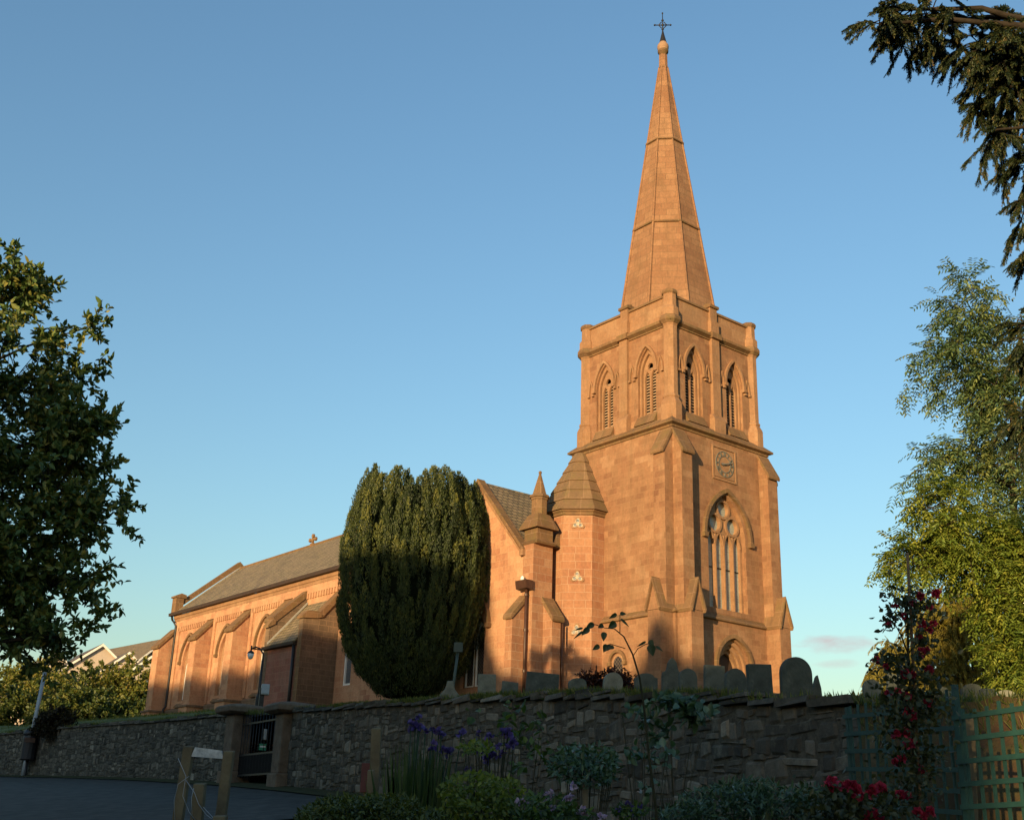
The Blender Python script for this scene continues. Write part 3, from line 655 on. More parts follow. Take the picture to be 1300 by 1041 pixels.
for b, top in ((44.15, 13.0), (38.1, 13.0), (32.75, 13.0), (27.4, 13.0)):
    bt = MB()
    bt.extrude([(-NX+.05, b-.48, GZ), (-NX-1.12, b-.48, GZ), (-NX-1.12, b-.48, 11.55), (-NX, b-.48, 12.8), (-NX+.05, b-.48, 12.8)], (0, .96, 0))
    bt.extrude([(-NX+.05, b-.64, GZ), (-NX-1.28, b-.64, GZ), (-NX-1.28, b-.64, 7.18), (-NX-1.1, b-.64, 7.38), (-NX+.05, b-.64, 7.38)], (0, 1.28, 0))
    o = part(bt, 'nave_buttress', 'nave')
    wt = MB(); wt.extrude([(-NX+.03, b-.56, 12.78), (-NX-1.22, b-.56, 11.42), (-NX-1.28, b-.56, 11.48), (-NX-1.24, b-.56, 11.66), (-NX+.03, b-.56, 13.0)], (0, 1.12, 0)); sub(wt, 'weathering', 'coping', o)
    ps_ = MB(); ps_.box(-NX-1.36, -NX-.1, b-.72, b+.72, 7.14, 7.27); sub(ps_, 'plinth_string', 'sooty', o)
for c in (41.0, 35.35, 30.0):
    b = MB(); b.plate(LEFT(-NX), arch(c, .978, 10.5, 11.948, 7.852), [arch(c-.36, .27, 10.0, 10.6, 7.95, 6), arch(c+.36, .27, 10.0, 10.6, 7.95, 6), ring2(c, 11.05, .28)], .2, .36)
    wn = part(b, 'nave_window', 'trim')
    g = MB(); g.plate(LEFT(-NX), rect(c-.96, c+.96, 7.86, 11.9), (), .31, .33); sub(g, 'glass', 'glass_lattice', wn)
    fm = MB()
    for x in (c-.36, c+.36):
        a = arch(x, .27, 10.0, 10.6, 7.95, 6); bb = arch(x, .225, 10.0, 10.54, 8.0, 6); fm.plate(LEFT(-NX), a, [bb[::-1]], .17, .24)
    fm.plate(LEFT(-NX), ring2(c, 11.05, .28), [ring2(c, 11.05, .23)[::-1]], .17, .24)
    sub(fm, 'white_surround', 'white', wn)
    hh = MB(); hood(hh, LEFT(-NX), c, 1.18, 10.5, 12.25, .13, .16); sub(hh, 'hood_mould', 'coping', wn)
    sl = MB(); sl.extrude([(-NX-.2, c-1.1, 7.4), (-NX-.2, c-1.1, 7.5), (-NX+.3, c-1.1, 7.95), (-NX+.3, c-1.1, 7.4)], (0, 2.2, 0)); sub(sl, 'sill', 'coping', wn)
b = MB(); b.plate(LEFT(-NX), rect(19.7, 20.5, 7.35, 9.2), [rect(19.78, 20.42, 7.45, 9.1)[::-1]], .05, .18); wn = part(b, 'small_window', 'white')
g = MB(); g.plate(LEFT(-NX), rect(19.72, 20.48, 7.36, 9.19), (), .15, .17); sub(g, 'glass', 'glass_plain', wn)

# north gable (beside the pinnacle)
GX = -6.2
gb = MB()
gb.plate(LEFT(GX), [(2.9, GZ), (9.7, GZ), (9.7, 11.7), (6.3, 15.35), (2.9, 11.7)], [arch(6.3, .82, 8.3, 9.6, 6.05)], 0, .5)
gb.plate(FRONT(2.9), rect(GX+.5, -4.0, GZ, 12.0), (), 0, .4)
gb.plate(BACK(9.7), rect(GX+.5, -4.2, GZ, 11.8), (), 0, .4)
gable = part(gb, 'north_gable', 'nave')
r = MB()
for s in (-1, 1):
    r.extrude([(GX+.12, 6.3, 15.42), (GX+.12, 6.3+s*3.35, 11.80), (GX+.12, 6.3+s*3.35, 11.92), (GX+.12, 6.3, 15.55)], (5.6, 0, 0))
sub(r, 'gable_roof', 'slate', gable)
vg = MB()
for s in (-1, 1):
    vg.extrude([(GX-.16, 6.3, 15.42), (GX-.16, 6.3+s*3.5, 11.62), (GX-.16, 6.3+s*3.5, 11.80), (GX-.16, 6.3, 15.66)], (.42, 0, 0))
sub(vg, 'gable_coping', 'coping', gable)
bs = MB()
for s in (-1, 1):
    bs.extrude([(GX-.1, 6.3, 15.17), (GX-.1, 6.3+s*3.3, 11.55), (GX-.1, 6.3+s*3.3, 11.68), (GX-.1, 6.3, 15.40)], (.14, 0, 0))
sub(bs, 'verge_mould', 'trim', gable)
kn = MB(); kn.box(GX-.2, GX+.1, 2.75, 3.0, 11.45, 11.72); sub(kn, 'kneeler', 'trim', gable)
b = MB(); b.plate(LEFT(GX), arch(6.3, .818, 8.3, 9.598, 6.052), [arch(6.3-.37, .31, 8.2, 8.95, 6.12, 6), arch(6.3+.37, .31, 8.2, 8.95, 6.12, 6)], .16, .32)
wn = part(b, 'gable_window', 'trim')
g = MB(); g.plate(LEFT(GX), rect(5.5, 7.1, 6.06, 9.5), (), .27, .29); sub(g, 'glass', 'glass_lattice', wn)
fm = MB()
for x in (6.3-.37, 6.3+.37):
    a = arch(x, .31, 8.2, 8.95, 6.12, 6); bb = arch(x, .265, 8.2, 8.89, 6.17, 6); fm.plate(LEFT(GX), a, [bb[::-1]], .14, .22)
sub(fm, 'white_frame', 'white', wn)
hh = MB(); hood(hh, LEFT(GX), 6.3, 1.1, 8.75, 10.1, .13, .16); sub(hh, 'hood_mould', 'coping', wn)

# pinnacle pier with its two buttresses
pp = MB(); pp.box(-6.24, -5.15, 2.2, 2.9, GZ, 11.95)
pier = part(pp, 'pinnacle_pier', 'turret')
pc = (-5.72, 2.5)
pn = MB()
s4 = lambda r: r*q2
pn.lathe(*pc, [(s4(.52), 11.9), (s4(.58), 11.98), (s4(.50), 12.05), (s4(.44), 12.1), (s4(.44), 12.62)], 4)
pn.lathe(*pc, [(s4(.62), 12.6), (s4(.62), 12.68), (s4(.36), 13.25), (s4(.33), 13.3)], 4)
sub(pn, 'pinnacle_base', 'coping', pier)
ps = MB(); ps.lathe(*pc, [(.36, 13.25), (.36, 13.95), (.40, 13.98), (.40, 14.05), (.46, 14.08), (.46, 14.16), (.36, 14.22)], 8, rot=math.pi/8)
ps.lathe(*pc, [(.34, 14.2), (.05, 15.2), (.075, 15.22), (.075, 15.3), (.02, 15.34)], 8, rot=math.pi/8); sub(ps, 'pinnacle', 'coping', pier)
gs = MB(); gs.extrude([(-5.15, 2.15, 11.95), (-4.72, 2.15, 11.9), (-4.6, 2.15, 12.25), (-4.78, 2.15, 12.75), (-5.1, 2.15, 12.2)], (0, .4, 0)); sub(gs, 'water_spout', 'coping', pier)
rbm = MB(); rbm.extrude([(-5.62, 2.25, GZ), (-5.62, 1.6, GZ), (-5.62, 1.6, 8.7), (-5.62, 2.25, 9.5)], (.48, 0, 0)); sub(rbm, 'side_buttress', 'turret', pier)
rbm = MB(); rbm.extrude([(-5.72, 2.22, 9.42), (-5.72, 1.5, 8.54), (-5.72, 1.46, 8.62), (-5.72, 1.5, 8.76), (-5.72, 2.22, 9.66)], (.68, 0, 0)); sub(rbm, 'weathering', 'coping', pier)
lbm = MB(); lbm.extrude([(-6.2, 2.6, GZ), (-6.98, 2.6, GZ), (-6.98, 2.6, 8.75), (-6.2, 2.6, 9.6)], (0, .46, 0)); sub(lbm, 'side_buttress', 'turret', pier)
lbm = MB(); lbm.extrude([(-6.18, 2.54, 9.52), (-7.06, 2.54, 8.58), (-7.1, 2.54, 8.66), (-7.06, 2.54, 8.8), (-6.18, 2.54, 9.76)], (0, .58, 0)); sub(lbm, 'weathering', 'coping', pier)
# downpipe and hopper
dp = MB(); dp.tube([(-6.42, 2.4, GZ+.8), (-6.42, 2.4, 9.9)], .065, 8)
for z in (6.4, 8.1, 9.6): dp.lathe(-6.42, 2.4, [(.085, z), (.085, z+.1)], 10)
pipe = part(dp, 'downpipe', 'pipe')
hp = MB(); hp.extrude([(-6.3, 2.1, 9.85), (-6.66, 2.1, 9.9), (-6.72, 2.1, 10.25), (-6.3, 2.1, 10.25)], (0, .72, 0)); sub(hp, 'hopper_head', 'pipe', pipe)
lp = MB(); lp.lathe(-6.45, 2.65, [(.05, 10.25), (.09, 10.3), (.08, 10.42), (.03, 10.5)], 10, sm=True); sub(lp, 'white_cap', 'white', pipe)
dp = MB(); dp.tube([(-5.08, 1.55, GZ+.8), (-5.08, 1.55, 8.5)], .04, 8); part(dp, 'downpipe', 'pipe')
dp = MB(); dp.tube([(-4.62, EY+.05, 13.9), (-4.62, EY-.1, 13.6), (-4.47, EY-.55, 13.1), (-4.47, EY-.55, 7.6), (-4.62, EY-.55, 7.35), (-4.62, EY-.55, GZ+1)], .08, 8); part(dp, 'downpipe', 'iron')

# --- vestry: lean-to between two parapet walls
VX, V0, V1 = -6.55, 21.35, 25.2
vs = MB(); vs.plate(LEFT(VX), rect(V0+.45, V1, GZ, 9.62), (), 0, .4); vest = part(vs, 'vestry', 'vestry')
wv = MB(); wv.extrude([(VX-.02, V1, GZ), (VX-.02, V1, 10.85), (-NX-.01, V1, 12.9), (-NX-.01, V1, GZ)], (0, .45, 0)); sub(wv, 'east_wall', 'sooty', vest)
for y0, y1, nm_ in ((V0, V0+.45, 'west_wall'),):
    wv = MB(); wv.extrude([(VX-.02, y0, GZ), (VX-.02, y0, 10.85), (-5.7, y0, 10.95), (-5.35, y0, 11.1), (-NX-.01, y0, 12.35), (-NX-.01, y0, GZ)], (0, y1-y0, 0)); sub(wv, nm_, 'sooty', vest)
    cpv = MB()
    cpv.extrude([(VX-.12, y0-.1, 10.84), (VX-.14, y0-.1, 10.95), (VX+.15, y0-.1, 11.28), (-5.75, y0-.1, 11.32), (-5.3, y0-.1, 11.08), (-5.7, y0-.1, 10.94)], (0, y1-y0+.2, 0))
    cpv.extrude([(-5.45, y0-.1, 11.0), (-5.6, y0-.1, 11.28), (-NX-.0, y0-.1, 12.75), (-NX-.0, y0-.1, 12.32)], (0, y1-y0+.2, 0))
    sub(cpv, 'coping', 'coping', vest)
cpv = MB(); cpv.extrude([(VX-.16, V1-.08, 10.72), (VX-.16, V1-.08, 10.86), (VX+.1, V1-.08, 11.22), (VX+.3, V1-.08, 11.24), (VX+.3, V1-.08, 10.98)], (0, .62, 0)); cpv.extrude([(VX+.22, V1-.06, 11.02), (VX+.1, V1-.06, 11.34), (-NX, V1-.06, 13.27), (-NX, V1-.06, 12.86)], (0, .58, 0)); sub(cpv, 'coping', 'coping', vest)
vr = MB(); vr.extrude([(VX-.2, V0+.46, 9.55), (-NX-.0, V0+.46, 12.22), (-NX-.0, V0+.46, 12.34), (VX-.2, V0+.46, 9.68)], (0, V1-V0-.46, 0)); sub(vr, 'vestry_roof', 'slate', vest)
fl = MB(); fl.extrude([(VX-.1, V1-.14, 9.72), (-NX-.02, V1-.14, 12.4), (-NX-.02, V1-.14, 12.5), (VX-.1, V1-.14, 9.86)], (0, .13, 0)); sub(fl, 'lead_flashing', 'lead', vest)
gu = MB(); gu.extrude([(VX-.02, V0+.5, 9.42), (VX-.26, V0+.5, 9.46), (VX-.28, V0+.5, 9.62), (VX-.02, V0+.5, 9.62)], (0, V1-V0-.2, 0)); sub(gu, 'gutter', 'gutter', vest)
dp = MB(); dp.tube([(VX-.12, V0+.62, 9.5), (VX-.12, V0+.62, GZ+.8)], .085, 8); sub(dp, 'downpipe', 'iron', vest)
qn = MB()
for i in range(11): qn.box(VX-.035, VX+.1, V0+.0, V0+.42, 5.3+i*.42, 5.3+i*.42+.40)
sub(qn, 'quoins', 'coping', vest)

# =================================================================== THE GROUND
def gz(X, Y):                              # lower ground: garden and road climb away to the left
    X = np.asarray(X, float); Y = np.asarray(Y, float)
    Yc = np.clip(Y, -60, 75); Xc = np.clip(X, -45, 30)
    z = -1.6+.0786*Xc+.0948*Yc
    z = np.where(Y < 0, -1.6+.0786*Xc*.6+.02*Yc, np.where(Y < 8, (-1.6+.0786*Xc*(.6+.05*Y)+.0948*Yc), z))
    return z
_AZ = np.array([-40, -22.5, -19.3, -15.95, -13.35, -8.87, -4.81, .08, 3.86, 8.37, 12.04, 15.28, 18.75, 23.72, 40])
_TA = np.array([.060, .0606, .0698, .0774, .0842, .0925, .1014, .1091, .1136, .1139, .1122, .1125, .110, .108, .105])
_DT = np.array([.004, .0035, .0035, .0035, .003, 0, -.001, -.002, -.002, -.002, -.003, -.004, -.004, -.004, -.004])
def cz_(X, Y):                             # churchyard turf, rising behind the wall
    X = np.asarray(X, float); Y = np.asarray(Y, float)
    d = np.hypot(X, Y); az = np.degrees(np.arctan2(X, Y))
    dd = np.minimum(d, 88+.12*np.maximum(d-88, 0))
    return (np.interp(az, _AZ, _TA)+np.interp(az, _AZ, _DT))*dd
def gridmesh(name, P, mat, parent=None, smooth=True):       # P: (n, m, 3)
    n, m = P.shape[:2]; me = bpy.data.meshes.new(name)
    f = [(i*m+j, i*m+j+1, (i+1)*m+j+1, (i+1)*m+j) for i in range(n-1) for j in range(m-1)]
    me.from_pydata([tuple(q) for q in P.reshape(-1, 3)], [], f); me.polygons.foreach_set('use_smooth', [smooth]*len(f))
    bm = bmesh.new(); bm.from_mesh(me); bmesh.ops.recalc_face_normals(bm, faces=bm.faces)
    if sum(q.normal.z for q in bm.faces) < 0: bmesh.ops.reverse_faces(bm, faces=bm.faces)
    bm.to_mesh(me); bm.free()
    me.materials.append(mat); o = bpy.data.objects.new(name, me); COL.objects.link(o)
    if parent: o.parent = parent
    return o
M['soil'] = plain('garden_soil', (0.035, 0.028, 0.02), 0.95, 0.1, var=0.4, scale=3, bump=0.6, col2=(0.05, 0.06, 0.022), dist=.05)
M['turf'] = plain('churchyard_turf', (0.06, 0.085, 0.022), 0.95, 0.1, var=0.35, scale=2.2, bump=0.5, col2=(0.12, 0.14, 0.04), dist=.05)
M['asphalt'] = plain('road_asphalt', (0.04, 0.037, 0.032), 0.88, 0.2, var=0.45, scale=2.6, bump=0.3, col2=(0.07, 0.066, 0.058), dist=.02)
M['verge'] = plain('road_verge', (0.05, 0.042, 0.022), 0.95, 0.1, var=0.35, scale=5, bump=0.6, col2=(0.07, 0.075, 0.03), dist=.04)

# lower ground: fine near the camera, coarse to the horizon
xs = np.concatenate([[-2500, -900, -300, -120], np.linspace(-60, 40, 101), [80, 200, 900, 2500]])
ys = np.concatenate([[-2500, -900, -300, -120], np.linspace(-70, 90, 161), [140, 300, 900, 2500]])
XX, YY = np.meshgrid(xs, ys); ZZ = gz(XX, YY)+RNG.normal(0, .015, XX.shape)-.03
ZZ = np.where(YY < -70, -4.0, ZZ)
tag(gridmesh('ground', np.dstack([XX, YY, ZZ]), M['soil']), kind='structure')

WALL = [(-33.5, 66, 3.9), (-26.22, 58, 3.48), (-21.95, 53, 3.48), (-16.46, 47, 3.48), (-11.72, 41, 3.30), (-8.66, 36.5, 3.16), (-6.65, 33.5, 3.03), (-4.68, 30, 2.83), (-2.10, 25, 2.54),
        (.03, 20.5, 2.24), (1.18, 17.5, 1.99), (2.21, 15, 1.73), (2.82, 13.2, 1.51), (3.28, 12.0, 1.40), (3.62, 11.2, 1.30)]
WP = np.array(WALL); WS = np.concatenate([[0], np.cumsum(np.hypot(np.diff(WP[:, 0]), np.diff(WP[:, 1])))])
def wall_at(s):
    x, y, z = (np.interp(s, WS, WP[:, k]) for k in range(3)); e = .3
    tx = np.interp(s+e, WS, WP[:, 0])-np.interp(s-e, WS, WP[:, 0]); ty = np.interp(s+e, WS, WP[:, 1])-np.interp(s-e, WS, WP[:, 1]); l = math.hypot(tx, ty)
    return Vector((x, y, z)), Vector((tx/l, ty/l, 0))
def s_near(X, Y):
    ss = np.linspace(0, WS[-1], 800); px = np.interp(ss, WS, WP[:, 0]); py = np.interp(ss, WS, WP[:, 1]); return ss[np.argmin((px-X)**2+(py-Y)**2)]

# churchyard: rows follow the wall and run back to the hill
rows = []
bs_ = [0.35, 1, 2, 3, 4.5, 6, 8, 11, 15, 20, 26, 33, 42, 55, 75, 110, 170, 300, 700, 1600]
wp2 = [(-60, 100, 5.5)]+WALL+[(4.3, 10.3, 1.22), (5.6, 9.6, 1.15), (9, 8.6, .9), (14, 7.5, .7), (26, 5, .5), (60, -2, .3)]
for (x, y, z) in wp2:
    row = []
    dx, dy = (x, y); l = math.hypot(dx, dy); dx, dy = dx/l*.35+.55, dy/l*.35+.75; l = math.hypot(dx, dy); dx, dy = dx/l, dy/l
    for b in bs_:
        X, Y = x+dx*b, y+dy*b; zz = float(cz_(X, Y)); zt = z-.06
        k = min(1, b/3.0); row.append((X, Y, zt*(1-k)+zz*k+random.uniform(-.012, .012)*(b < 60)))
    rows.append(row)
# densify along the wall
rows = np.array(rows); tt0 = np.arange(len(rows)); tt1 = np.linspace(0, len(rows)-1, (len(rows)-1)*8+1)
P = np.stack([np.stack([np.interp(tt1, tt0, rows[:, j, k]) for k in range(3)], -1) for j in range(rows.shape[1])], 1)
P[..., 2] += RNG.normal(0, .008, P.shape[:2])*(np.arange(P.shape[1]) < 14)
yard = gridmesh('churchyard_lawn', P, M['turf']); tag(yard, kind='structure')
# earth bank falling from the churchyard to the garden, right of the wall end
M['bank'] = plain('red_earth', (0.115, 0.055, 0.032), 0.95, 0.1, var=0.35, scale=3.5, bump=0.8, col2=(0.075, 0.07, 0.025), dist=.08)
bank = []
for (x, y, z) in [(3.5, 11.55, 1.28), (4.3, 10.3, 1.22), (5.6, 9.6, 1.15), (9, 8.6, .9), (14, 7.5, .7), (26, 5, .5)]:
    g0 = float(gz(x, y)); row = []
    for k in range(9):
        u = k/8; row.append((x-.55*u*1.5, y-.95*u*1.5, (z+.02)*(1-u)+(g0-.2)*u+.12*math.sin(u*7+x)*math.sin(u*math.pi)))
    bank.append(row)
bank = np.array(bank); tt0 = np.arange(len(bank)); tt1 = np.linspace(0, len(bank)-1, 41)
P = np.stack([np.stack([np.interp(tt1, tt0, bank[:, j, k]) for k in range(3)], -1) for j in range(bank.shape[1])], 1); P += RNG.normal(0, .02, P.shape)
tag(gridmesh('earth_bank', P, M['bank']), kind='structure')

# road: climbs to the left along the wall foot, with a strip of verge
def strip(name, sa, sb, o0, o1, dz, mat, n=60, m=12):
    rows = []
    for i in range(n+1):
        s = sa+(sb-sa)*i/n; p, t = wall_at(s); nrm = Vector((-t.y, t.x, 0)); nrm = nrm if nrm.dot(Vector((-p.x, -p.y, 0))) > 0 else -nrm
        rows.append([(p.x+nrm.x*(o0+(o1-o0)*j/m), p.y+nrm.y*(o0+(o1-o0)*j/m), float(gz(p.x+nrm.x*(o0+(o1-o0)*j/m), p.y+nrm.y*(o0+(o1-o0)*j/m)))+dz) for j in range(m+1)])
    return gridmesh(name, np.array(rows), mat)
tag(strip('road', 0, WS[8]+3.0, .75, 15, .035, M['asphalt'], 70, 20), kind='structure')
tag(strip('road_verge', 0, WS[8]+3, -.1, .8, .06, M['verge'], 70, 4), kind='structure')

# hill and far wood behind the camera that hold the low sun off the garden
HN = Vector((math.sin(R_(SUN_AZ)), math.cos(R_(SUN_AZ)), 0)); SN = Vector((.9135, -.4067, 0))
_HS = np.array([-160, -90, -70, -56, -46, -40, -36, -31, -27, -24, -22.9, -21.95, -21.5, -20.4, -18.4, -16.8, -15.2, -14.4, -13.9, -13.5, -13.1, -12.7, -12.2, -11.8, -11.4, -10.8, -10.4, -9, -7.5, -5, -3, -1.2, -.8, -.62, -.5, -.42, 3, 30, 90])
_HH = np.array([18, 18.5, 19, 19.2, 18.6, 18.8, 19.3, 19.2, 19.3, 19.2, 18.9, 18.7, 15.4, 14.6, 13.9, 13.3, 13.4, 14.8, 15.9, 16.4, 16.1, 15.0, 14.7, 15.1, 14.5, 12.6, 11.6, 10.9, 10.3, 9.3, 8.7, 7.9, 7.4, 6.9, 6.2, 3.4, 3.2, 3.2, 3.0])
M['wood'] = leafmat('far_wood_leaves', [(0, (.02, .035, .012)), (1, (.05, .07, .02))], .1)
def set_rnd(me, arr):
    a = me.attributes.new('rnd', 'FLOAT', 'POINT'); a.data.foreach_set('value', np.asarray(arr, np.float32))

def quads(name, V, mat, rnd, parent=None, F=None, smooth=False):   # V: (N, k, 3) polygons of k corners (or F local faces)
    n, k = V.shape[:2]; me = bpy.data.meshes.new(name)
    F = np.array([list(range(k))]) if F is None else np.array(F)
    fk = F.shape[1]; idx = (np.arange(n)[:, None, None]*k+F[None]).reshape(-1)
    me.vertices.add(n*k); me.vertices.foreach_set('co', V.astype(np.float32).reshape(-1))
    nf = n*len(F); me.loops.add(nf*fk); me.loops.foreach_set('vertex_index', idx.astype(np.int32))
    me.polygons.add(nf); me.polygons.foreach_set('loop_start', np.arange(0, nf*fk, fk, dtype=np.int32)); me.polygons.foreach_set('loop_total', np.full(nf, fk, np.int32))
    me.update(calc_edges=True); set_rnd(me, np.repeat(rnd, k)); me.materials.append(mat)
    me.validate()
    o = bpy.data.objects.new(name, me); COL.objects.link(o)
    if parent: o.parent = parent
    return o
def unit(a): return a/np.maximum(np.linalg.norm(a, axis=-1, keepdims=True), 1e-9)
def rdir(n): return unit(RNG.normal(size=(n, 3)))
def leaves(p, d, L, W, nrm=None, fold=.25, kind='leaf'):
    """leaf outlines at p pointing along d; returns (N, 6, 3) with two folded halves"""
    n = len(p); d = unit(d); nrm = rdir(n) if nrm is None else nrm
    s = unit(np.cross(d, nrm)); u = np.cross(s, d)
    L = np.broadcast_to(L, (n,))[:, None]; W = np.broadcast_to(W, (n,))[:, None]
    V = np.stack([p, p+d*L*.35+s*W*.5+u*W*fold, p+d*L*.72+s*W*.36+u*W*fold*.7, p+d*L-u*L*.06, p+d*L*.72-s*W*.36+u*W*fold*.7, p+d*L*.35-s*W*.5+u*W*fold], 1)
    return V
LF = [[0, 1, 2, 3], [3, 4, 5, 0]]
# far wood: one jagged mass of clumps
hs = np.concatenate([np.arange(-160, -60, .8), np.arange(-60, 6, .2), np.arange(6, 90, .8)]); hh = np.interp(hs, _HS, _HH)
core = MB(); 
for i in range(len(hs)-1):
    a, b = hs[i], hs[i+1]; h = hh[i]-.5+.35*math.sin(hs[i]*2.1)
    p0, p1 = SN*a+HN*40, SN*b+HN*40
    core.extrude([(p0.x, p0.y, -5), (p1.x, p1.y, -5), (p1.x, p1.y, h), (p0.x, p0.y, h)], HN*4)
n = 9000; si = RNG.uniform(-160, 90, n); si[:5000] = RNG.uniform(-60, 4, 5000); top = np.interp(si, _HS, _HH)
zz = top-np.abs(RNG.normal(0, .55, n))+.15*np.sin(si*5); pos = np.array(SN)[None]*si[:, None]+np.array(HN)[None]*(40+RNG.uniform(-.6, 3.4, n))[:, None]; pos[:, 2] = zz-.4
V = leaves(pos, np.array([0, 0, 1])+RNG.normal(0, .5, (n, 3)), RNG.uniform(.4, .9, n), RNG.uniform(.4, .7, n))
wood = quads('distant_wood', V, M['wood'], RNG.random(n), F=LF)
c_ = core.build('wood_core', M['wood'], fix=False); set_rnd(c_.data, np.zeros(len(c_.data.vertices)))
bm = bmesh.new(); bm.from_mesh(wood.data); bm.from_mesh(c_.data); bm.to_mesh(wood.data); bm.free(); bpy.data.objects.remove(c_)
tag(wood, kind='stuff')

# =================================================================== STONE WALLS
M['rubble'] = stonemat('rubble_stone', [(0, (.052, .049, .040)), (.35, (.098, .090, .071)), (.7, (.152, .137, .106)), (1, (.27, .243, .186))], lichen=.45, lcol=(.26, .25, .18))
M['mortar'] = plain('wall_mortar', (.085, .078, .06), .95, .1, var=.5, scale=14, bump=.6)
def stone(V, Fc, rnds, o, t, up, nrm, w, h, r, bulge):
    """a rounded rubble block whose face is w x h"""
    b = len(V); n, m = 5, 4
    jit = [(random.uniform(-.12, .12)*w, random.uniform(-.16, .16)*h) for _ in range(4)]
    us = (-1, -.72, 0, .72, 1); vs_ = (-1, -.6, .6, 1)
    for jv, v in enumerate(vs_):
        for iu, u in enumerate(us):
            e = max(abs(u), abs(v)); cu, cv = (u+1)/2, (v+1)/2
            jx = sum(q[0]*wt for q, wt in zip(jit, ((1-cu)*(1-cv), cu*(1-cv), (1-cu)*cv, cu*cv))); jy = sum(q[1]*wt for q, wt in zip(jit, ((1-cu)*(1-cv), cu*(1-cv), (1-cu)*cv, cu*cv)))
            k = .9 if (abs(u) == 1 and abs(v) == 1) else 1
            d = bulge*(1 if e < .9 else -.9)+random.uniform(-.25, .25)*bulge
            V.append(tuple(o+t*(u*k*w/2+jx)+up*(v*k*h/2+jy)+nrm*d)); rnds.append(r)
    for jv in range(m-1):
        for iu in range(n-1): Fc.append((b+jv*n+iu, b+jv*n+iu+1, b+(jv+1)*n+iu+1, b+(jv+1)*n+iu))
    ringi = list(range(n))+[n-1+n*k for k in range(1, m)]+[n*(m-1)+k for k in range(n-2, -1, -1)]+[n*k for k in range(m-2, 0, -1)]
    b2 = len(V)
    for i in ringi:
        V.append(tuple(Vector(V[b+i])-nrm*.12)); rnds.append(r)
    L = len(ringi)
    for i in range(L): Fc.append((b+ringi[(i+1) % L], b+ringi[i], b2+i, b2+(i+1) % L))
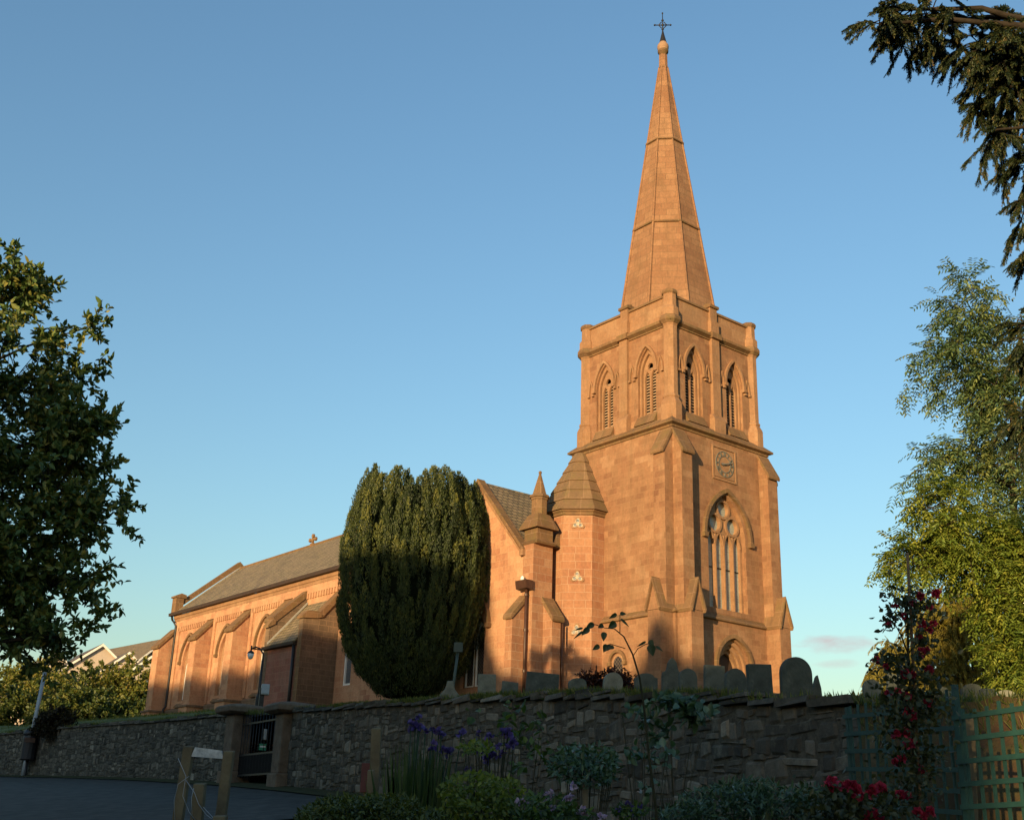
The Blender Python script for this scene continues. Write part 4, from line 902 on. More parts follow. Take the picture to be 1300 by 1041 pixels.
def rubble_wall(s0, s1, label, cop=True):
    root = empty('stone_wall', wall_at((s0+s1)/2)[0]*1.0, label, 'wall', 'rubble walls round the churchyard'); root.location.z = 0; off_ = Vector(root.location)
    V, Fc, rn = [], [], []; CV, CF, cr = [], [], []
    mb = MB(); ns = max(8, int((s1-s0)/.8)); 
    for i in range(ns):
        quad = []
        for s in (s0+(s1-s0)*i/ns, s0+(s1-s0)*(i+1)/ns):
            p, t = wall_at(s); nrm = Vector((-t.y, t.x, 0)); nrm = nrm if nrm.dot(-p) > 0 else -nrm
            quad.append((p, nrm))
        (p, a), (q, b) = quad
        lo = lambda v: Vector((v.x, v.y, float(gz(v.x, v.y))-.4))
        pts = [lo(p+a*.005), lo(q+b*.005), lo(q-b*.42), lo(p-a*.42)]; tp = [Vector((v.x, v.y, z-.08)) for v, z in zip(pts, (p.z, q.z, q.z, p.z))]
        mb.hexa([tuple(v-off_) for v in pts+tp])
    mb.build('mortar_core', M['mortar'], root, fix=False)
    s = s0; rowsn = 12 if s1 < WS[7] else 11
    # courses: each row wanders, stones vary in length, nearer stones larger slabs
    def rowz(k, s, z0, z1):
        u = k/rowsn; return z0+(z1-z0)*(u+.022*math.sin(s*1.3+k*1.7)+.022*math.sin(s*3.1+k*2.9)+.014*math.sin(s*7.3+k*5.1))
    for k in range(rowsn):
        s = s0+random.uniform(0, .2)
        while s < s1:
            L = random.choice((.13, .17, .2, .25, .3, .4))*random.uniform(.8, 1.25)*(1.0 if s < WS[8] else random.choice((.9, 1.1, 1.5))); 
            sm_ = s+L/2
            if sm_ > s1: break
            p, t = wall_at(sm_); nrm = Vector((-t.y, t.x, 0)); nrm = nrm if nrm.dot(-p) > 0 else -nrm
            z0 = float(gz(p.x, p.y))-.1; z1 = p.z-.10
            za, zb = rowz(k, sm_, z0, z1), rowz(k+1, sm_, z0, z1)
            hgt = zb-za; stack = 2 if (L > .26 and random.random() < .35) else 1
            for q in range(stack):
                hh_ = hgt/stack; o = Vector((p.x, p.y, za+hh_*(q+.5)))-off_+nrm*random.uniform(.0, .013)
                r = min(1, max(0, random.gauss(.42, .24)))
                tilt = random.uniform(-.09, .09); tt_ = (t+Vector((0, 0, tilt))).normalized()
                stone(V, Fc, rn, o, tt_, Vector((0, 0, 1)), nrm, L-.02, hh_-.005+random.uniform(-.03, .03), r, random.uniform(.012, .03))
            s += L
    if cop:
        s = s0
        while s < s1:
            L = random.uniform(.35, .9); p, t = wall_at(s+L/2); nrm = Vector((-t.y, t.x, 0)); nrm = nrm if nrm.dot(-p) > 0 else -nrm
            if s+L > s1: break
            th = random.uniform(.04, .075)
            for q in range(random.choice((1, 1, 2))):
                o = Vector((p.x, p.y, p.z-.07+th*.5+q*.06))-off_-nrm*.17
                bx = []
                for dz in (-th/2, th/2):
                    for u, v in ((-1, .26), (1, .26), (1, -.26), (-1, -.26)):
                        bx.append(tuple(o+t*(u*(L/2-.012)+random.uniform(-.02, .02))+nrm*(v+random.uniform(-.02, .02))+Vector((0, 0, dz+random.uniform(-.01, .01)))))
                b = len(CV); CV += bx; r = min(1, max(0, random.gauss(.35, .2))); cr += [r]*8
                for f in ((0, 3, 2, 1), (4, 5, 6, 7), (0, 1, 5, 4), (1, 2, 6, 5), (2, 3, 7, 6), (3, 0, 4, 7)): CF.append(tuple(b+i for i in f))
            s += L
    for nm_, vv, ff, r_ in (('stones', V, Fc, rn), ('coping_slabs', CV, CF, cr)):
        if not vv: continue
        me = bpy.data.meshes.new(nm_); me.from_pydata(vv, [], ff); set_rnd(me, r_); me.materials.append(M['rubble'])
        bm = bmesh.new(); bm.from_mesh(me); bmesh.ops.recalc_face_normals(bm, faces=bm.faces); bm.to_mesh(me); bm.free()
        if nm_ == 'stones': me.polygons.foreach_set('use_smooth', [False]*len(me.polygons))
        o = bpy.data.objects.new(nm_, me); COL.objects.link(o); o.parent = root
    return root
def s_px(px):                              # where along the wall a photo column crosses it
    best = None
    for s in np.linspace(0, WS[-1], 2000):
        p, t = wall_at(s); d = p.dot(EYE_F); e = abs(650+FPX*p.dot(EYE_R)/d-px)
        if best is None or e < best[0]: best = (e, s)
    return best[1]
sg0, sg1 = s_px(303), s_px(367)
rubble_wall(0, sg0-.25, 'long plain grey rubble wall climbing beside the road, left of the gate')
rubble_wall(sg1+.25, WS[-1], 'dark mossy rubble wall of rough slabs between the gate and the green trellis')

# gate piers and gate
M['pierstone'] = stonemat('pier_stone', [(0, (.13, .095, .065)), (1, (.20, .145, .10))], scale=4, lichen=.35)
def setrn(o, v=None):
    set_rnd(o.data, np.full(len(o.data.vertices), random.random() if v is None else v)); return o
def gate_pier(s, pyt, label):
    b, t = wall_at(s); nrm = Vector((-t.y, t.x, 0)); nrm = nrm if nrm.dot(-b) > 0 else -nrm; b = b-nrm*.05; z0 = float(gz(b.x, b.y))-.15
    px_ = 650+FPX*b.dot(EYE_R)/b.dot(EYE_F); zt = at(px_, pyt, b.y).z
    e = empty('gate_pier', (b.x, b.y, z0), label, 'gate pier', 'stone piers of the churchyard gate', rz=math.atan2(t.y, t.x)); H = zt-z0
    m = MB(); m.box(-.30, .30, -.30, .30, .5, H-.18); setrn(m.build('shaft', M['pierstone'], e, bevel=.03), .4)
    m = MB(); m.box(-.37, .37, -.37, .37, 0, .5); setrn(m.build('plinth', M['pierstone'], e, bevel=.04), .6)
    m = MB(); q = math.sqrt(2); m.lathe(0, 0, [(.42*q, H-.2), (.56*q, H-.13), (.57*q, H+.0), (.50*q, H+.06), (.1, H+.13)], 4); setrn(m.build('cap', M['pierstone'], e, bevel=.015), .1)
    return e
gp0 = gate_pier(sg0, 899, 'brown gate pier with a flat cap, left of the iron gate')
gp1 = gate_pier(sg1, 897, 'brown gate pier with a flat cap, right of the iron gate')
ga, gb_ = Vector(gp0.location), Vector(gp1.location)
gd = (gb_-ga); gl = Vector((gd.x, gd.y, 0)).length; gt = Vector((gd.x, gd.y, 0))/gl
gate = empty('iron_gate', ga+gt*.3, 'black iron gate standing between the two brown stone piers', 'gate', rz=math.atan2(gt.y, gt.x))
gw = gl-.62
m = MB()
for z in (.35, .9, 1.75): m.box(.02, gw, -.02, .02, z, z+.05)
m.build('rails', M['iron'], gate)
m = MB(); 
for i in range(15):
    x = .05+i*(gw-.1)/14; m.tube([(x, 0, .3), (x, 0, 1.95)], .014, 6); m.lathe(x, 0, [(.03, 1.95), (.001, 2.06)], 6)
m.build('bars', M['iron'], gate)
m = MB(); m.plate(lambda u, v, d: (u, d, v), rect(.03, gw-.02, .4, .92), (), -.012, .012); m.build('void_panel', M['dark'], gate)  # near-black sheet added for the shaded void between the gate bars
M['signgreen'] = plain('sign_green', (.02, .22, .12), .5, var=.1); 
sg = empty('gate_sign', at(333.5, 948, 33.2), 'small green sign fixed on the iron gate', 'sign', rz=.2)
m = MB(); m.box(-.10, .10, -.02, .02, -.09, .09); m.build('panel', M['signgreen'], sg, bevel=.008)
m = MB(); m.box(-.075, .075, -.026, -.021, -.01, .03); m.build('white_band', M['white'], sg)
sg = empty('gate_sign', at(336.5, 932, 33.0), 'narrow white notice on the gate pier above the green sign', 'sign', rz=.95)
m = MB(); m.box(-.05, .05, -.02, .02, -.14, .14); m.build('panel', M['white'], sg, bevel=.008)
m = MB(); m.box(-.06, .06, -.012, .03, -.15, .15); m.build('back_board', M['iron'], sg)

# =================================================================== GRAVESTONES
M['grave'] = stonemat('gravestone_slate', [(0, (.06, .07, .06)), (.5, (.10, .113, .095)), (1, (.21, .21, .165))], scale=5, lichen=.5, lcol=(.19, .20, .15))
def stone_outline(kind, w, h):
    a = w/2
    if kind == 'flat': return [(-a, -.4), (a, -.4), (a, h), (-a, h)]
    if kind == 'slant': return [(-a, -.4), (a, -.4), (a, h*.96), (-a, h)]
    if kind == 'round': return [(-a, -.4), (a, -.4)]+[(a*math.cos(t), h-a*.55+a*.55*math.sin(t)) for t in np.linspace(0, math.pi, 15)]
    if kind == 'arch': return [(-a, -.4), (a, -.4)]+[(a*math.cos(t), h-a+a*math.sin(t)) for t in np.linspace(0, math.pi, 17)]
    if kind == 'shoulder': return [(-a, -.4), (a, -.4), (a, h*.8), (a*.72, h*.84)]+[(a*.7*math.cos(t), h*.84+h*.16*math.sin(t)) for t in np.linspace(0.2, math.pi-.2, 11)]+[(-a*.72, h*.84), (-a, h*.8)]
    if kind == 'ogee': return [(-a, -.4), (a, -.4), (a, h*.52), (a*.92, h*.62), (a*.62, h*.66), (a*.5, h*.72), (a*.42, h*.86), (a*.2, h*.95), (0, h), (-a*.2, h*.95), (-a*.42, h*.86), (-a*.5, h*.72), (-a*.62, h*.66), (-a*.92, h*.62), (-a, h*.52)]
    if kind == 'spike': return [(-a, -.4), (a, -.4), (a*.55, h*.55), (a*.1, h), (-a*.2, h*.9), (-a, h*.3)]
GR = [  # x0, x1, top y, distance, outline, tilt, tone, label
 (608, 630, 857, 29, 'flat', .0, .75, 'tall pale green gravestone with a flat top below the lattice window'),
 (637, 657, 866, 27, 'slant', .02, .45, 'short square gravestone standing left of the brown downpipe'),
 (668, 708, 855, 25, 'flat', .05, .05, 'wide black flat-topped gravestone leaning below the buttress'),
 (723, 745, 862, 24, 'round', -.1, .5, 'small rounded gravestone at the left side of the red bush'),
 (765, 788, 855, 22, 'arch', .05, .95, 'pale lichened rounded gravestone in front of the red bush'),
 (806, 834, 856, 24, 'shoulder', .0, .3, 'wide low dark gravestone right of the red bush'),
 (840, 866, 836, 26, 'ogee', .0, .25, 'tall carved gravestone with a pointed ogee top'),
 (862, 884, 850, 23, 'arch', .0, .3, 'round-topped gravestone overlapping the carved pointed one'),
 (893, 918, 846, 25, 'flat', .0, .45, 'weathered grey flat-topped slab left of the church door'),
 (920, 946, 850, 20, 'arch', .0, .1, 'narrow round-topped dark gravestone just in front of the church door'),
 (949, 979, 845, 18.5, 'flat', .0, .05, 'dark upright rectangular gravestone right of the church door'),
 (989, 1029, 836, 17.5, 'arch', .0, .08, 'largest dark gravestone with a broad arched top at the end of the row'),
 (1028, 1044, 858, 21, 'spike', .0, .2, 'small broken pointed stone behind the largest dark gravestone'),
 (1095, 1116, 864, 19, 'arch', .0, .7, 'small grey round-topped gravestone above the left end of the trellis'),
 (1121, 1142, 857, 20, 'slant', .15, .5, 'leaning gravestone half hidden by the roses'),
 (1189, 1208, 874, 18, 'slant', .06, .1, 'low dark square gravestone above the middle of the trellis'),
 (1219, 1245, 870, 16, 'shoulder', .04, .1, 'dark shouldered gravestone behind the trellis joint'),
 (1247, 1263, 876, 15, 'slant', -.1, .15, 'small dark leaning gravestone right of the trellis joint'),
 (1264, 1288, 878, 17, 'round', .0, .95, 'low reddish rounded gravestone in sunlit grass'),
]
for i, (x0, x1, yt, Y, kind, tilt, tone, lab) in enumerate(GR):
    a, b = at(x0, yt, Y), at(x1, yt, Y); c = (a+b)/2; wd = (b-a).length*1.04; zb = float(cz_(c.x, c.y)); h = c.z-zb+.02
    m = MB(); th = random.uniform(.09, .13); ol = stone_outline(kind, wd, h)
    m.plate(lambda u, v, d: (u, d, v), ol, (), -th/2, th/2)
    o = m.build('gravestone', M['grave'], bevel=.012); setrn(o, tone)
    o.location = (c.x, c.y, zb); o.rotation_euler = (random.uniform(-.07, .07), tilt+random.uniform(-.035, .035), random.uniform(.1, .35)-math.atan2(c.x, c.y)*.5)
    tag(o, lab, 'gravestone', 'gravestones in the churchyard')

# =================================================================== TREES AND PLANTS
M['bark'] = plain('bark', (.055, .042, .03), .95, .1, var=.4, scale=9, bump=.7, dist=.03)
M['bark_dark'] = plain('bark_dark', (.03, .024, .018), .95, .1, var=.4, scale=9, bump=.6, dist=.03)
M['twig'] = plain('twig', (.03, .03, .016), .9, .1, var=.3, bump=0)
M['leaf_magnolia'] = leafmat('leaf_dark_broad', [(0, (.035, .075, .024)), (.6, (.095, .145, .036)), (1, (.25, .225, .055))], .15, .5, .3)
M['leaf_yew'] = leafmat('leaf_yew', [(0, (.010, .020, .007)), (.45, (.034, .052, .013)), (.8, (.085, .10, .020)), (1, (.14, .14, .027))], .15, .5, .3)
M['yew_shade'] = plain('yew_shade', (.008, .012, .006), .97, 0.0, var=.4, scale=3, bump=.8, dist=.1)  # near-black colour stands in for shade deep between the plumes
M['leaf_ash'] = leafmat('leaf_ash', [(0, (.06, .115, .055)), (.6, (.115, .175, .07)), (1, (.21, .235, .065))], .2)
M['leaf_lime'] = leafmat('leaf_bright', [(0, (.085, .135, .02)), (.6, (.155, .205, .03)), (1, (.26, .275, .042))], .2)
M['leaf_gold'] = leafmat('leaf_golden_conifer', [(0, (.13, .115, .02)), (.6, (.21, .18, .03)), (1, (.30, .25, .045))], .3)
M['leaf_hedge'] = leafmat('leaf_hedge', [(0, (.08, .105, .022)), (.55, (.155, .175, .035)), (1, (.29, .235, .06))], .35)
M['leaf_hedge2'] = leafmat('leaf_hedge_dark', [(0, (.04, .065, .018)), (.55, (.08, .11, .028)), (1, (.16, .16, .04))], .3)
M['leaf_conifer'] = leafmat('leaf_conifer', [(0, (.010, .020, .009)), (.65, (.028, .044, .014)), (.93, (.075, .08, .02)), (1, (.14, .10, .03))], .1, .5)
M['leaf_red'] = leafmat('leaf_dark_red', [(0, (.02, .006, .005)), (.7, (.045, .012, .008)), (1, (.07, .02, .011))], .25)
M['leaf_brown'] = leafmat('leaf_brown_bush', [(0, (.018, .014, .008)), (1, (.05, .04, .018))], .2)
M['leaf_ivy'] = leafmat('leaf_climber', [(0, (.025, .055, .025)), (.6, (.045, .09, .04)), (1, (.10, .16, .10))], .25, .38, .5)
M['leaf_garden'] = leafmat('leaf_garden', [(0, (.025, .05, .012)), (.6, (.05, .09, .02)), (1, (.10, .15, .035))], .35)
M['leaf_ylw'] = leafmat('leaf_yellow_green', [(0, (.07, .10, .015)), (.6, (.12, .16, .025)), (1, (.20, .22, .05))], .4)
M['leaf_moss'] = leafmat('leaf_low_conifer', [(0, (.03, .045, .008)), (.6, (.055, .075, .014)), (1, (.09, .11, .022))], .2)
M['leaf_rose'] = leafmat('leaf_rose', [(0, (.02, .03, .012)), (.6, (.04, .05, .02)), (1, (.075, .08, .03))], .25)
M['blade'] = leafmat('iris_blade', [(0, (.02, .045, .012)), (1, (.06, .10, .025))], .3)
M['grassblade'] = leafmat('grass_blade', [(0, (.05, .075, .014)), (.6, (.10, .13, .024)), (1, (.18, .17, .05))], .4)
M['petal_blue'] = leafmat('petal_violet', [(0, (.05, .035, .19)), (1, (.11, .08, .31))], .4)
M['petal_lilac'] = leafmat('petal_lilac', [(0, (.33, .22, .48)), (1, (.52, .42, .65))], .4)
M['petal_red'] = leafmat('petal_red', [(0, (.22, .012, .035)), (.6, (.36, .022, .07)), (1, (.52, .06, .13))], .35)

def in_ell(n, c, r, shell=.45):            # points in an ellipsoid, biased outward
    d = rdir(n); q = (RNG.random(n)**shell)[:, None]; return np.array(c)[None]+d*q*np.array(r)[None]
def plant(name, label, cat, base, ells, leafm, L, W, per, nclus, trunk=None, bark='bark', group=None, droop=0.0, clr=.5, twigs=4, pinnate=False, spray=False, fold=.25, parts=('trunk', 'crown'), rndbias=None, upb=.15):
    """a tree or bush: stem, limbs to leaf clumps spread through the given ellipsoids (world centres), leaves along twigs"""
    base = Vector(base); e = empty(name, base, label, cat, group); bo = np.array(base)
    vols = np.array([r[0]*r[1]*r[2] for c, r in ells])**.67; vols /= vols.sum()
    cl = [(gi, p) for gi, ((c, r), v) in enumerate(zip(ells, vols)) for p in in_ell(max(1, int(round(nclus*v))), c, r)]
    m = MB(); tr_, top = trunk if trunk else (.05, None)
    cen = np.mean([c for c, r in ells], 0)
    top = Vector(top) if top is not None else Vector(cen)
    path = [base.lerp(top, u)+Vector((math.sin(u*5)*.04, math.cos(u*4)*.04, 0))*(top-base).length*.3*(u*(1-u)*4) for u in np.linspace(0, 1, 9)]
    m.tube([p-base for p in path], [tr_*(1-.78*u) for u in np.linspace(0, 1, 9)], 8)
    tp = []
    def on_trunk(c):                        # where a limb leaves the stem: below the clump it carries
        best = None
        for u in np.linspace(.2, 1, 41):
            q = path[int(u*8)].lerp(path[min(8, int(u*8)+1)], u*8-int(u*8)); e_ = (q-c).length+max(0, q.z-c.z+.35*(c-q).length)*1.5
            if best is None or e_ < best[0]: best = (e_, q, tr_*(1-.78*u))
        return best[1], best[2]
    limbs = []
    for c, r in ells:                       # one main limb into each mass of foliage
        cv = Vector(c); a, rt_ = on_trunk(cv); L_ = (cv-a).length; mid = a.lerp(cv, .5)+Vector((random.uniform(-.12, .12), random.uniform(-.12, .12), .14))*L_
        lb = [a.lerp(mid, u).lerp(mid.lerp(cv, u), u)+Vector((random.uniform(-.015, .015), random.uniform(-.015, .015), 0))*L_*(u*(1-u)*4) for u in np.linspace(0, 1, 12)]
        r0 = min(rt_*.7, .012+.02*L_); lr = [max(.006, r0*(1-.8*u)) for u in np.linspace(0, 1, 12)]
        m.tube([q-base for q in lb], lr, 6); limbs.append((lb, lr))
    for gi, c in cl:
        cv = Vector(c); lb, lr = limbs[gi]
        k = min(range(3, 12), key=lambda q: (lb[q]-cv).length+.02*q)
        a = lb[k]; mid = a.lerp(cv, .5)+Vector((random.uniform(-.1, .1), random.uniform(-.1, .1), .12))*(cv-a).length
        r0 = min(lr[k]*.7, .006+.012*(cv-a).length)
        bz = [a.lerp(mid, u).lerp(mid.lerp(cv, u), u) for u in np.linspace(0, 1, 6)]
        m.tube([q-base for q in bz], [max(.006, r0*(1-.85*u)) for u in np.linspace(0, 1, 6)], 5)
        outd = (cv-a).normalized()
        for q in range(twigs):
            d = (outd*.55+Vector(rdir(1)[0])*.85+Vector((0, 0, upb-droop*.5))).normalized(); ln = clr*random.uniform(.55, 1.25)
            s0 = bz[-1] if q < twigs-1 else bz[-2]
            pts = [s0+d*ln*u+Vector((0, 0, -droop*ln*u*u)) for u in np.linspace(0, 1, 5)]
            m.tube([p-base for p in pts], [.007*max(1, clr*.8)*(1-.8*u) for u in np.linspace(0, 1, 5)], 3)
            tp.append([list(p) for p in pts]); 
    m.build(parts[0], M[bark], e, fix=False)
    tp = np.array(tp); nt_ = len(tp)
    # leaves along the twigs
    ti = np.repeat(np.arange(nt_), per); u = RNG.uniform(.12, 1.02, len(ti)); seg = np.minimum((u*4).astype(int), 3); f = u*4-seg
    p = tp[ti, seg]*(1-f)[:, None]+tp[ti, np.minimum(seg+1, 4)]*f[:, None]; d0 = unit(tp[ti, np.minimum(seg+1, 4)]-tp[ti, seg])
    if pinnate:                            # leaflets in pairs along a drooping leaf stalk
        npair = 5; n = len(p); sd_ = unit(d0*.7+rdir(n)*.8+np.array([0, 0, -.25])); side = unit(np.cross(sd_, np.array([0, 0, 1.])+RNG.normal(0, .3, (n, 3))))
        P_, D_, rn = [], [], []
        base_r = RNG.random(n)
        for k in range(npair):
            uu = (k+1)/npair*L*3.2; q = p+sd_*uu+np.array([0, 0, -1])*uu*uu*.5
            for s in (-1, 1):
                P_.append(q); D_.append(sd_*.55+side*s+np.array([0, 0, -.35])); rn.append(np.clip(base_r+RNG.normal(0, .1, n), 0, 1))
        p = np.concatenate(P_); d = unit(np.concatenate(D_)); rn = np.concatenate(rn); nr = np.array([0, 0, 1])+RNG.normal(0, .4, p.shape)
    elif spray:                            # flat sprays of scale leaves
        npair = 6; n = len(p); sd_ = unit(d0*1.0+rdir(n)*.5+np.array([0, 0, -droop])); side = unit(np.cross(sd_, np.array([0, 0, 1.])+RNG.normal(0, .45, (n, 3))))
        P_, D_, rn = [], [], []; base_r = RNG.random(n)
        for k in range(npair):
            uu = (k+.6)/npair*L*3.0; q = p+sd_*uu
            for s in (-1, 1):
                P_.append(q); D_.append(sd_*.9+side*s*.8+np.array([0, 0, -.2*droop])); rn.append(np.clip(base_r+RNG.normal(0, .08, n), 0, 1))
        P_.append(p+sd_*L*3); D_.append(sd_); rn.append(base_r)
        p = np.concatenate(P_); d = unit(np.concatenate(D_)); rn = np.concatenate(rn); nr = np.cross(d, RNG.normal(0, 1, d.shape))
    else:
        n = len(p); d = unit(d0*.55+rdir(n)*.9+np.array([0, 0, .1-droop])); rn = RNG.random(n); nr = np.array([0, 0, 1.])+RNG.normal(0, .7, (n, 3))
    if rndbias is not None: rn = np.clip(rn*.75+rndbias(p)*.25, 0, 1)
    n = len(p); V = leaves(p-bo, d, L*RNG.uniform(.7, 1.2, n), W*RNG.uniform(.75, 1.2, n), nr, fold)
    quads(parts[1], V, M[leafm], rn, e, LF)
    return e
def E_(px, py, Y, rx, ry, rz): c = at(px, py, Y); return ((c.x, c.y, c.z), (rx, ry, rz))

# broad-leaved tree on the left edge
Y = 21.0
plant('broadleaf_tree', 'large dark glossy-leaved tree filling the left edge, its top leaves sunlit', 'tree', (-13.2, 20.5, float(gz(-13.2, 20.5))),
      [E_(-70, 640, Y, 2.9, 2.6, 3.2), E_(60, 640, Y, 1.05, 1.6, 1.7), E_(20, 480, Y, 1.4, 1.6, 1.3), E_(-10, 380, Y, 1.05, 1.2, .8), E_(95, 555, Y, .7, 1.1, .5), E_(112, 665, Y, .65, 1.1, .6), E_(65, 745, Y, .95, 1.2, .6), E_(-20, 800, Y, 1.5, 1.4, .7), E_(100, 420, Y, .5, .4, .13), E_(20, 345, Y, .55, .8, .4), E_(75, 808, Y, .45, .7, .2)],
      'leaf_magnolia', .16, .076, 19, 400, (.34, (-12.0, 20.8, 6.6)), 'bark_dark', clr=.55, twigs=5, upb=.2)
# ash-like tree on the right with feathery leaves
Y = 24
plant('feathery_tree', 'tall feathery-leaved tree on the right rising above the yellow conifer', 'tree', (10.6, 24.5, float(cz_(10.6, 24.5))),
      [E_(1235, 400, Y, .85, .9, .8), E_(1195, 455, Y, .7, .8, .5), E_(1255, 490, Y, .9, 1.0, .8), E_(1195, 580, Y, .7, .8, .5), E_(1260, 590, Y, .9, 1, .7), E_(1225, 375, Y, .3, .4, .4), E_(1300, 520, Y, 1.2, 1.2, 2.4), E_(1290, 660, Y, .9, 1., .5)],
      'leaf_ash', .12, .040, 6, 92, (.16, (11.0, 24, 9.0)), clr=.62, twigs=5, droop=.35, pinnate=True)
# bright tree below it
Y = 19
plant('leafy_tree', 'bright green sunlit tree with drooping foliage at the right edge', 'tree', (9.6, 19.5, float(cz_(9.6, 19.5))),
      [E_(1250, 690, Y, .9, .9, .4), E_(1303, 770, Y, .55, .7, .5), E_(1190, 680, Y, .35, .5, .25), E_(1160, 715, Y, .3, .4, .25), E_(1200, 640, Y, .4, .5, .22), E_(1290, 735, Y, .45, .7, .3), E_(1310, 830, Y, .55, .7, .45)],
      'leaf_lime', .085, .032, 8, 110, (.12, (9.0, 19.2, 4.6)), clr=.45, twigs=5, droop=.35, pinnate=True)
# golden weeping conifer
Y = 27
plant('golden_conifer', 'golden weeping conifer behind the red roses', 'tree', (10.3, 27.2, float(cz_(10.3, 27.2))),
      [E_(1150, 830, Y, .6, .7, .55), E_(1185, 800, Y, .75, .8, .85), E_(1215, 780, Y, .7, .8, .95), E_(1235, 840, Y, .6, .7, .6), E_(1120, 855, Y, .4, .5, .3), E_(1200, 860, Y, 1.1, .7, .4)],
      'leaf_gold', .035, .016, 16, 330, (.14, (10.4, 27, 5.0)), 'bark_dark', clr=.45, twigs=4, droop=.9, spray=True)
# dark conifer overhanging at the upper right
Y = 9.2
plant('dark_conifer', 'dark conifer whose drooping branches overhang the top right corner', 'tree', (6.6, 8.4, float(gz(6.6, 8.4))),
      [E_(1122, 14, Y, .30, .4, .06), E_(1120, 32, Y, .16, .3, .04), E_(1180, 28, Y, .42, .45, .17), E_(1245, 60, Y, .40, .45, .22), E_(1290, 110, Y, .35, .5, .3), E_(1265, 165, Y, .14, .3, .06), E_(1320, 200, Y, .35, .5, .12), E_(1300, 270, Y, .22, .35, .10), E_(1330, 60, Y, .5, .6, .6), E_(1400, 200, Y, .6, .9, 1.6), E_(1330, 310, Y, .22, .3, .10), E_(1322, 420, Y, .16, .3, .3), E_(1320, 530, Y, .16, .3, .25)],
      'leaf_conifer', .021, .0085, 34, 380, (.2, (6.4, 9.0, 9.5)), 'bark_dark', clr=.22, twigs=5, droop=.45, spray=True, upb=-.05)

# yew: a body of upright plumes
def yew():
    Y = 51.8; c = at(522, 760, Y); bx, by = c.x, c.y; zb = float(cz_(bx, by)); e = empty('yew_tree', (bx, by, zb), 'big dark upright yew with a rounded base in front of the nave', 'tree')
    prof = [(612, 50), (622, 68), (638, 82), (662, 90), (705, 95), (755, 95), (800, 90), (835, 78), (862, 58), (886, 30)]   # photo row, half width in px
    sc_ = 51.8/FPX*1.0
    zs_ = np.array([at(522, py, Y).z-zb for py, hw in prof][::-1]); rs_ = np.array([hw*sc_ for py, hw in prof][::-1]); ztop = zs_[-1]
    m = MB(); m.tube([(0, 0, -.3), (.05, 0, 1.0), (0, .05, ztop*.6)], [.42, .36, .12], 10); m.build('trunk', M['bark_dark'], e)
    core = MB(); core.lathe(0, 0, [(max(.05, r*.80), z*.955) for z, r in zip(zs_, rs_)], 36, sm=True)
    core_o = core.build('shade_core', M['yew_shade'], e, fix=False); set_rnd(core_o.data, np.zeros(len(core_o.data.vertices)))  # solid core, painted dark so the gaps in the foliage look shaded
    V, rn = [], []
    def lobe(a): return 1+.045*math.sin(a*5+1)+.04*math.sin(a*11+.5)+.02*math.sin(a*19)
    def plume(a, z0, ln, wd, n, rin=None, tone=.5, tip=.16):          # an upright flame of shoots whose point stands clear of the outline
        t = RNG.random(n)**.8; z = z0+ln*t
        rb = (np.interp(z0, zs_, rs_)*lobe(a)*.93 if rin is None else rin)
        rt = (min(np.interp(min(z0+ln, ztop), zs_, rs_)*lobe(a)*.97, rb+.5)+tip*.6 if rin is None else rin*1.02); rt = max(rt, rb-.35)
        r = rb+(rt-rb)*t
        ww = wd*(np.sin(np.pi*np.clip(.10+.90*t, 0, 1)**.8)**.8)+.012; th = RNG.uniform(0, 2*math.pi, n); q = ww*np.sqrt(.3+.7*RNG.random(n))
        ct, st_ = math.cos(a), math.sin(a)
        p = np.stack([ct*(r+q*np.cos(th))-st_*q*np.sin(th), st_*(r+q*np.cos(th))+ct*q*np.sin(th), z], 1)
        side = np.stack([ct*np.cos(th)-st_*np.sin(th), st_*np.cos(th)+ct*np.sin(th), np.zeros(n)], 1)
        d = unit(np.array([0, 0, 1.4])+side*.5+RNG.normal(0, .25, (n, 3)))
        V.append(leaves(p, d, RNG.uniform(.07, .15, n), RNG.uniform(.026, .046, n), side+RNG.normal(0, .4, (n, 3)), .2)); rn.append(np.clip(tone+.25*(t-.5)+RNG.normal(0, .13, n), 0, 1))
    for k in range(820):
        u = random.random(); z = zs_[0]+(ztop*.97-zs_[0])*u**.85; a = random.uniform(0, 2*math.pi)
        a = round(a/(2*math.pi)*46)/46*2*math.pi+random.gauss(0, .028)          # shoots stack in rough upright ranks
        ln = random.uniform(.8, 1.9); ln = min(ln, ztop*random.uniform(.98, 1.05)-z)
        if ln < .45: continue
        plume(a, z, ln, random.uniform(.13, .22), int(165*ln), tone=random.gauss(.48, .2), tip=random.uniform(.05, .28))
    for k in range(120):                                      # spiky tips across the broad top
        a = random.uniform(0, 2*math.pi); rr2 = rs_[-2]*math.sqrt(random.random())*1.03; zt = np.interp(rr2, [0, rs_[-1], rs_[-2], rs_[-3]], [ztop*1.03, ztop*1.0, ztop*.965, ztop*.92])*random.uniform(.94, 1.03)
        plume(a, zt-1.2, 1.2, random.uniform(.11, .17), 210, rin=rr2, tone=random.gauss(.55, .18))
    for k in range(260):                                      # the rounded underside
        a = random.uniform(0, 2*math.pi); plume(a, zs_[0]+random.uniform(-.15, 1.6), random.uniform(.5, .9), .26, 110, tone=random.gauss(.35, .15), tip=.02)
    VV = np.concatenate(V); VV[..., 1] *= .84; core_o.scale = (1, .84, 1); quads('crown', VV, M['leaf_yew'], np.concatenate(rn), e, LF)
yew()

